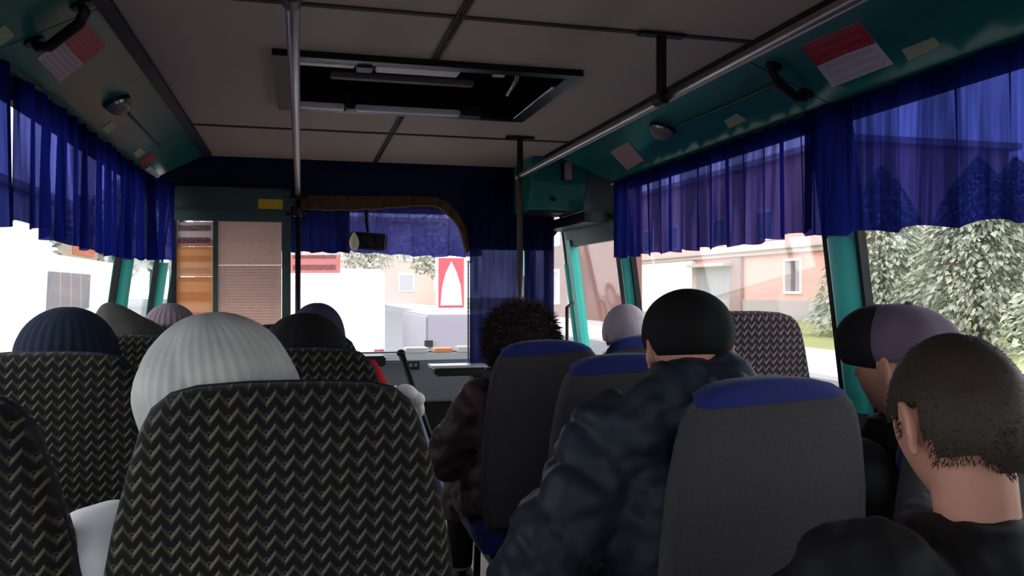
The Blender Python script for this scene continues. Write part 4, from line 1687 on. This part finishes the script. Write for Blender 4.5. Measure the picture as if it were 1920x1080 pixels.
T, B = at(764, 738, Y=3.55), at(838, 948, Y=3.55)
d = (B - T).normalized()
B = T + d * (T.z / -d.z)
ws = thing('walking_stick', B, 'pale lilac walking stick with rounded white handle beside the seats', 'stick')
bm = bmesh.new()
tube(bm, [B, T.lerp(B, .6), T.lerp(B, .12)], [.012, .016, .024], 12)
obj('shaft', bm, 'lilac', ws, smooth=True)
bm = bmesh.new()
ellipsoid(bm, T + Vector((0, 0, .004)), (.050, .04, .036), Matrix.Rotation(R(25), 3, 'Y'))
ellipsoid(bm, T + Vector((.036, 0, -.026)), (.042, .036, .034))
ellipsoid(bm, T + Vector((.05, 0, -.07)), (.026, .026, .036))
me = remeshed(bm, .005, 4)
for v in me.vertices:
    v.co -= Vector(B)
mesh_obj('handle', me, 'knob_white', ws)
bm = bmesh.new()
quad_box(bm, T + Vector((-.066, 0, .02)), (.05, .03, .016), Matrix.Rotation(R(-20), 3, 'Y'))
obj('tip', bm, 'trim_light', ws)


# ================================================================== OUTSIDE
GZ = -0.75
mat('asphalt', (112, 111, 114), 0.9, var=0.12, scale=0.8)
mat('pavement_pale', (214, 208, 206), 0.9, var=0.06, scale=1.2)
mat('grass', (150, 152, 100), 0.95, var=0.2, scale=0.7)
mat('pink_wall', (244, 190, 182), 0.9, var=0.05, scale=0.4)
mat('pink_pale', (206, 172, 166), 0.9, var=0.04, scale=0.4)
mat('white_wall', (248, 246, 244), 0.9, var=0.02)
mat('plinth_grey', (196, 186, 186), 0.9, var=0.08)
mat('ledge_stone', (206, 190, 186), 0.9)
mat('win_grey', (170, 166, 174), 0.4)
mat('win_dark', (96, 90, 98), 0.3)
mat('brown_wall', (134, 96, 88), 0.9, var=0.18, scale=0.5)
mat('brown_pale', (176, 150, 146), 0.9)
mat('conifer', (176, 180, 162), 0.9, var=0.35, scale=2.0)
mat('conifer_dark', (150, 154, 138), 0.9, var=0.35, scale=2.0)
mat('bark', (104, 92, 84), 0.9)
mat('van_white', (250, 250, 250), 0.3, var=0.01)
mat('van_glass', (128, 128, 134), 0.6)
mat('trailer_lilac', (150, 143, 154), 0.4, var=0.03)
mat('tyre', (40, 40, 42), 0.8)
mat('sign_red', (188, 84, 92), 0.6, var=0.08)
mat('sign_white', (246, 240, 244), 0.6)
mat('orange_sign', (190, 104, 66), 0.6)
mat('sign_cream', (176, 160, 136), 0.7)
mat('stone_pale', (222, 214, 206), 0.9, var=0.15, scale=0.6)
mat('foliage_pale', (186, 186, 172), 0.9, var=0.3, scale=1.5)

o = box('road', (-60, -60, GZ - .3), (11.5, 220, GZ), 'asphalt')
struct(o, 'grey asphalt street around the bus', 'road')
o = box('pavement', (11.5, -60, GZ - .3), (16.5, 220, GZ + .1), 'pavement_pale')
struct(o, 'pale pavement along the right of the street', 'pavement')
o = box('lawn', (16.5, -60, GZ - .3), (110, 220, GZ + .05), 'grass')
struct(o, 'yellow green lawn beyond the pavement', 'lawn')


def building(name, label, x, y0, y1, h, dep, wall, wins, ledges=(), plinth=0.0, sgn=1, pm='plinth_grey', roof=None):
    """Long wall facing the street at x; wins: (y, z, w, h, panes, frame material)."""
    t = thing(name, (x, (y0 + y1) / 2, GZ), label, 'building')
    box('wall', (x, y0, GZ), (x + sgn * dep, y1, GZ + h), wall, t)
    box('roof', (x - sgn * .5, y0 - .5, GZ + h), (x + sgn * (dep + .5), y1 + .5, GZ + h + .4), roof or 'ledge_stone', t)
    if plinth:
        box('plinth', (x - sgn * .15, y0 - .02, GZ), (x, y1 + .02, GZ + plinth), pm, t)
    for z, d_, hh in ledges:
        box('ledge', (x - sgn * d_, y0 - .1, GZ + z), (x, y1 + .1, GZ + z + hh), 'ledge_stone', t)
    for (y, z, w, hh, n) in wins:
        bm = bmesh.new()
        f = .16
        for q in ((y - w / 2 - f, y + w / 2 + f, z + hh, z + hh + f), (y - w / 2 - f, y + w / 2 + f, z - f, z), (y - w / 2 - f, y - w / 2, z, z + hh), (y + w / 2, y + w / 2 + f, z, z + hh)):
            span_box(bm, (x - sgn * .12, q[0], GZ + q[2]), (x, q[1], GZ + q[3]))
        wn = obj('window', bm, 'white_wall', t)
        for k in range(n):
            a_ = y - w / 2 + w * k / n
            m_ = 'win_dark' if (n > 1 and k % 2) else 'win_grey'
            box('window_pane', (x - sgn * .03, a_ + .06, GZ + z + .02), (x, a_ + w / n - .06, GZ + z + hh - .02), m_, wn)
    return t


wins = []
for k, y in enumerate((48.6, 77.5)):
    wins.append((y, 1.95, 1.75, 2.05, 3))
for y in (52.0, 58.5, 66.8, 72.0):
    wins.append((y, 5.75, 1.9, 1.8, 1))
building('apartment_building', 'pink plastered building with pale ledge and barred windows right of the street', 32, 43.0, 82, 11, 12, 'pink_wall', wins,
         ((4.55, .35, .32), (4.87, .55, .18)), 1.35)
pb = bpy.data.objects['apartment_building']
box('blown_out_panel', (31.6, 62.5, GZ), (32, 74.5, GZ + 4.5), 'white_wall', pb)  # white slab imitates the blown-out light along this stretch of wall
box('entrance_recess', (31.93, 56.6, GZ), (32, 62.3, GZ + 3.9), 'win_grey', pb)
box('canopy', (31.0, 56.2, GZ + 3.9), (32, 62.4, GZ + 4.15), 'ledge_stone', pb)
box('pilaster', (31.7, 54.9, GZ), (32, 56.5, GZ + 4.5), 'brown_pale', pb)
box('pilaster', (31.7, 74.6, GZ), (32, 76.2, GZ + 4.5), 'brown_pale', pb)
building('apartment_building', 'pale washed out building left of the pink one', 31.0, 83, 100, 10, 12, 'white_wall', [(86, 2, 1.4, 2, 1), (90, 2, 1.4, 2, 1), (95, 2, 1.4, 2, 1)], ((4.5, .3, .3),), 1.0)
building('brick_building', 'brown shop building seen through the entrance door', 15.8, 38.5, 52, 9, .9, 'brown_wall', [(46.5, 1.3, 1.2, 1.9, 1), (50, 1.3, 1.2, 1.9, 1), (46.5, 5.0, 1.2, 1.7, 1), (50, 5.0, 1.2, 1.7, 1)], (), .35)
building('grey_building', 'pale stone building across the street on the left', -22, 40, 110, 9, 10, 'stone_pale',
         [(y, 2.2, 1.6, 2.0, 2) for y in range(46, 108, 8)] + [(y, 5.6, 1.6, 1.8, 2) for y in range(46, 108, 8)], ((4.9, .3, .3),), .8, -1)
building('white_building', 'bright white low building behind the white van', -15, 14, 66, 7.5, 6, 'white_wall', [(y, 1.4, 1.6, 1.6, 1) for y in (18, 23, 28, 33)], ((4.0, .25, .2),), .4, -1)
# street end
t = thing('far_building', (6, 120, GZ), 'pale pink house closing the far end of the street', 'building')
box('wall', (-14, 120, GZ), (24, 130, GZ + 12), 'pink_pale', t)
box('roof', (-15, 119, GZ + 12), (25, 131, GZ + 12.6), 'ledge_stone', t)
for k in range(7):
    for z in (2, 6.5):
        x = -11 + k * 5.2
        wn = box('window', (x - 1.2, 119.85, GZ + z - .15), (x + 1.2, 120.0, GZ + z + 2.5), 'white_wall', t)
        box('window_pane', (x - 1.0, 119.82, GZ + z), (x + 1.0, 119.86, GZ + z + 2.3), 'win_grey', wn)


def conifer(x, y, h, rb, m, label, seed, group='conifers beyond the right window', n=6500):
    rnd = random.Random(seed)
    t = thing('conifer_tree', (x, y, GZ), label, 'tree', group)
    bm = bmesh.new()
    tube(bm, [(0, 0, 0), (0.05, 0, h * .5), (0, 0.05, h * .95)], [.22, .14, .03], 8)
    obj('trunk', bm, 'bark', t, smooth=True, world=False)
    bm = bmesh.new()
    for _ in range(n):
        v = rnd.random() ** .8
        z = h * (.06 + .92 * v)
        rr = rb * (1 - v) ** .75 * (0.35 + .65 * rnd.random())
        a = rnd.uniform(0, 2 * math.pi)
        c_ = Vector((rr * math.cos(a), rr * math.sin(a), z - rr * .22))
        L = rnd.uniform(.18, .42)
        d_ = Vector((math.cos(a), math.sin(a), rnd.uniform(-.6, .1))).normalized()
        s_ = d_.cross(Vector((rnd.uniform(-1, 1), rnd.uniform(-1, 1), 1))).normalized() * rnd.uniform(.05, .11)
        up_ = d_.cross(s_).normalized() * .04
        p_ = [c_ - d_ * L * .5, c_ + s_, c_ + d_ * L * .5 - Vector((0, 0, .1)), c_ - s_]
        top = bm.verts.new(c_ + up_)
        vs = [bm.verts.new(q) for q in p_]
        for i in range(4):
            bm.faces.new((vs[i], vs[(i + 1) % 4], top))
    f = obj('foliage', bm, m, t, world=False)
    f['kind'] = 'stuff'
    return t


conifer(24, 30.0, 7.4, 3.6, 'conifer', 'grey green conifer beside the teal pillar on the right', 21)
conifer(23, 23.8, 6.8, 3.8, 'conifer_dark', 'darker conifer second from the right window pillar', 22)
conifer(29.5, 28.5, 7.8, 4.0, 'conifer', 'pale conifer standing farther back among the right hand trees', 23)
conifer(22, 17.6, 6.9, 3.6, 'conifer', 'conifer near the right frame edge over the lawn', 24)
conifer(29, 20.5, 7.6, 4.0, 'conifer_dark', 'dark conifer behind the tree at the right frame edge', 25)
conifer(30, 36.5, 8.0, 3.4, 'conifer_dark', 'dark conifer in front of the pink building corner', 26)


def round_tree(x, y, h, r, m, label, seed, n=1500):
    rnd = random.Random(seed)
    t = thing('street_tree', (x, y, GZ), label, 'tree', 'street trees')
    bm = bmesh.new()
    tube(bm, [(0, 0, 0), (.1, 0, h * .4), (0, .1, h * .8)], [.2, .15, .05], 8)
    for k in range(7):
        a = k * 2.4
        tube(bm, [(0.05, 0, h * (.35 + .05 * k)), (r * .7 * math.cos(a), r * .7 * math.sin(a), h * (.55 + .05 * k))], [.07, .02], 6)
    obj('trunk', bm, 'bark', t, smooth=True, world=False)
    bm = bmesh.new()
    for _ in range(n):
        d_ = Vector((rnd.gauss(0, 1), rnd.gauss(0, 1), rnd.gauss(0, 1))).normalized() * rnd.random() ** .5
        c_ = Vector((d_.x * r, d_.y * r, h * .68 + d_.z * h * .32))
        a = Vector((rnd.uniform(-1, 1), rnd.uniform(-1, 1), rnd.uniform(-1, 1))).normalized() * rnd.uniform(.12, .3)
        b = a.orthogonal().normalized() * rnd.uniform(.1, .2)
        vs = [bm.verts.new(c_ - a), bm.verts.new(c_ + b), bm.verts.new(c_ + a), bm.verts.new(c_ - b)]
        bm.faces.new(vs)
    f = obj('foliage', bm, m, t, world=False)
    f['kind'] = 'stuff'


round_tree(-8.5, 41, 6.5, 2.4, 'foliage_pale', 'pale tree beyond the white van left of the teal post', 31)
round_tree(-7.5, 46, 8, 3.0, 'foliage_pale', 'pale tree between the two left teal posts', 32)
round_tree(10.2, 62, 8, 3.0, 'foliage_pale', 'pale tree seen through the windscreen left of the red sign', 33)
round_tree(6.0, 75, 9, 3.2, 'foliage_pale', 'farther pale tree in the middle of the windscreen', 34)


def van(name, label, x, y, rz, L, W, H, m, wins, cat='van', hood=1.0, group=None, rear='van_glass'):
    """Box van; local +Y is its nose. wins: (y0,y1,z0,z1) panes on both sides."""
    t = thing(name, (x, y, GZ), label, cat, group, R(rz))
    bm = bmesh.new()
    prof = [(-L / 2, .35), (L / 2 - .05, .35), (L / 2, .75), (L / 2 - .1, 1.05), (L / 2 - hood, H * .55), (L / 2 - hood - .75, H - .08), (L / 2 - hood - 1.1, H), (-L / 2 + .12, H), (-L / 2, H - .15)]
    prism(bm, prof, 'x', -W / 2, W / 2)
    bmesh.ops.recalc_face_normals(bm, faces=bm.faces[:])
    bmesh.ops.bevel(bm, geom=bm.edges[:], offset=0.06, segments=2, affect='EDGES')
    obj('body', bm, m, t, world=False)
    for (y0, y1, z0, z1) in wins:
        for sx in (-1, 1):
            bm = bmesh.new()
            lo = [(sx * (W / 2 - .02), y0 + .12, z0), (sx * (W / 2 - .02), y1, z0), (sx * (W / 2 + .012), y1, z0), (sx * (W / 2 + .012), y0 + .12, z0)]
            hi = [(sx * (W / 2 - .02), y0, z1), (sx * (W / 2 - .02), y1 - .12, z1), (sx * (W / 2 + .012), y1 - .12, z1), (sx * (W / 2 + .012), y0, z1)]
            hexa(bm, lo, hi)
            sw = obj('side_window', bm, 'van_glass', t, world=False)
            for k in (1, 2, 3):
                yy = y0 + .1 + (y1 - y0 - .2) * k / 4
                bm = bmesh.new()
                span_box(bm, (sx * (W / 2 - .0), yy - .02, z0), (sx * (W / 2 + .018), yy + .02, z1))
                obj('window_bar', bm, 'trim_light', sw, world=False)
    bm = bmesh.new()
    span_box(bm, (-W / 2 + .2, -L / 2 - .015, H * .62), (W / 2 - .2, -L / 2 + .02, H * .85))
    obj('rear_window', bm, rear, t, world=False)
    bm = bmesh.new()
    c0 = Vector((0, L / 2 - hood - .02, H * .57))
    c1 = Vector((0, L / 2 - hood - .70, H - .12))
    hexa(bm, [(-W / 2 + .15, c0.y, c0.z), (W / 2 - .15, c0.y, c0.z), (W / 2 - .15, c0.y - .05, c0.z), (-W / 2 + .15, c0.y - .05, c0.z)],
         [(-W / 2 + .2, c1.y + .03, c1.z), (W / 2 - .2, c1.y + .03, c1.z), (W / 2 - .2, c1.y - .05, c1.z), (-W / 2 + .2, c1.y - .05, c1.z)])
    obj('windscreen', bm, 'van_glass', t, world=False)
    for sx in (-1, 1):
        for yy in (-L / 2 + 1.0, L / 2 - .9):
            bm = bmesh.new()
            tube(bm, [(sx * (W / 2 - .22), yy, .36), (sx * (W / 2 + .02), yy, .36)], .36, 20)
            wl_ = obj('wheel', bm, 'tyre', t, smooth=True, world=False, angle=40)
            bm = bmesh.new()
            tube(bm, [(sx * (W / 2 + .015), yy, .36), (sx * (W / 2 + .03), yy, .36)], .20, 16)
            obj('hub', bm, 'trim_light', wl_, world=False)
        bm = bmesh.new()
        span_box(bm, (sx * (W / 2 - .16), L / 2 - .08, .72), (sx * (W / 2 - .45), L / 2 + .01, .92))
        obj('headlamp', bm, 'trim_light', t, world=False)
        bm = bmesh.new()
        span_box(bm, (sx * (W / 2 - .02), -L / 2 - .02, .8), (sx * (W / 2 - .16), -L / 2 + .03, 1.15))
        obj('tail_lamp', bm, 'sign_red', t, world=False)
        bm = bmesh.new()
        ellipsoid(bm, (sx * (W / 2 + .12), L / 2 - hood - .35, H * .62), (.08, .06, .14), None, 10, 8)
        obj('wing_mirror', bm, 'win_grey', t, smooth=True, world=False)
    bm = bmesh.new()
    span_box(bm, (-W / 2 + .02, L / 2 - .03, .38), (W / 2 - .02, L / 2 + .04, .62))
    obj('bumper', bm, 'trim_light', t, world=False)
    return t


van('white_van', 'white van alongside with grey barred side window outside left', -5.05, 15.5, 180, 9.6, 2.1, 2.62, 'van_white', [(-2.2, .7, 1.66, 2.32)], hood=.9)
van('white_van', 'overexposed white van straight ahead of the windscreen', .22, 14.6, 0, 5.2, 1.95, 2.32, 'van_white', [(.2, 1.4, 1.3, 1.95)], hood=.8, rear='van_white')
tr = thing('cargo_trailer', (2.25, 11.2, GZ), 'low pale lilac cargo box ahead, right of the white van', 'trailer')
box('box_body', (1.52, 10.2, GZ + .45), (3.2, 12.6, GZ + 1.70), 'trailer_lilac', tr, bev=.03)
box('rear_sill', (1.52, 10.14, GZ + .40), (3.2, 10.25, GZ + .55), 'tyre', tr)
box('latch', (1.50, 10.14, GZ + 1.30), (1.60, 10.20, GZ + 1.38), 'tyre', tr)
for x in (1.62, 3.1):
    bm = bmesh.new()
    tube(bm, [(x - .09, 11.4, GZ + .33), (x + .09, 11.4, GZ + .33)], .33, 18)
    obj('wheel', bm, 'tyre', tr, smooth=True, angle=40)

# red roadside poster with a white pointed shape
Yb = 24.0
a, b = at(822, 577, Y=Yb), at(870, 484, Y=Yb)
bb = thing('roadside_poster', ((a.x + b.x) / 2, Yb, GZ), 'pale red roadside poster with a white pointed shape', 'billboard')
box('board', (a.x - .08, Yb, a.z - .08), (b.x + .08, Yb + .08, b.z + .08), 'sign_white', bb)
box('red_field', (a.x, Yb - .015, a.z), (b.x, Yb, b.z), 'sign_red', bb)
bm = bmesh.new()
cx, w_ = (a.x + b.x) / 2, (b.x - a.x)
hh = b.z - a.z
prism(bm, [(cx - w_ * .42, a.z + hh * .05), (cx + w_ * .42, a.z + hh * .05), (cx + w_ * .36, a.z + hh * .45), (cx + w_ * .2, a.z + hh * .72), (cx, a.z + hh * .93), (cx - w_ * .22, a.z + hh * .70), (cx - w_ * .36, a.z + hh * .42)], 'y', Yb - .03, Yb - .012)
obj('white_shape', bm, 'sign_white', bb)
bm = bmesh.new()
tube(bm, [(cx, Yb + .04, GZ), (cx, Yb + .04, a.z)], .07, 10)
obj('post', bm, 'trim_light', bb, smooth=True)
# orange shop sign on the left
XS = -7.6
a, b = at(122, 485, X=XS), at(182, 462, X=XS)
ys, zs = sorted((a.y, b.y)), sorted((a.z, b.z))
sg_ = thing('street_sign', (XS, (ys[0] + ys[1]) / 2, GZ), 'small faded orange street sign on posts above the white van', 'sign')
box('board', (XS - .1, ys[0], zs[0]), (XS, ys[1], zs[1]), 'sign_cream', sg_)
box('lettering_field', (XS, ys[0] + (ys[1] - ys[0]) * .2, zs[0] + (zs[1] - zs[0]) * .3), (XS + .02, ys[1] - (ys[1] - ys[0]) * .1, zs[1] - (zs[1] - zs[0]) * .15), 'orange_sign', sg_)
for k in (.15, .85):
    bm = bmesh.new()
    yy = ys[0] + (ys[1] - ys[0]) * k
    tube(bm, [(XS - .05, yy, GZ), (XS - .05, yy, zs[0])], .06, 10)
    obj('post', bm, 'trim_light', sg_, smooth=True)
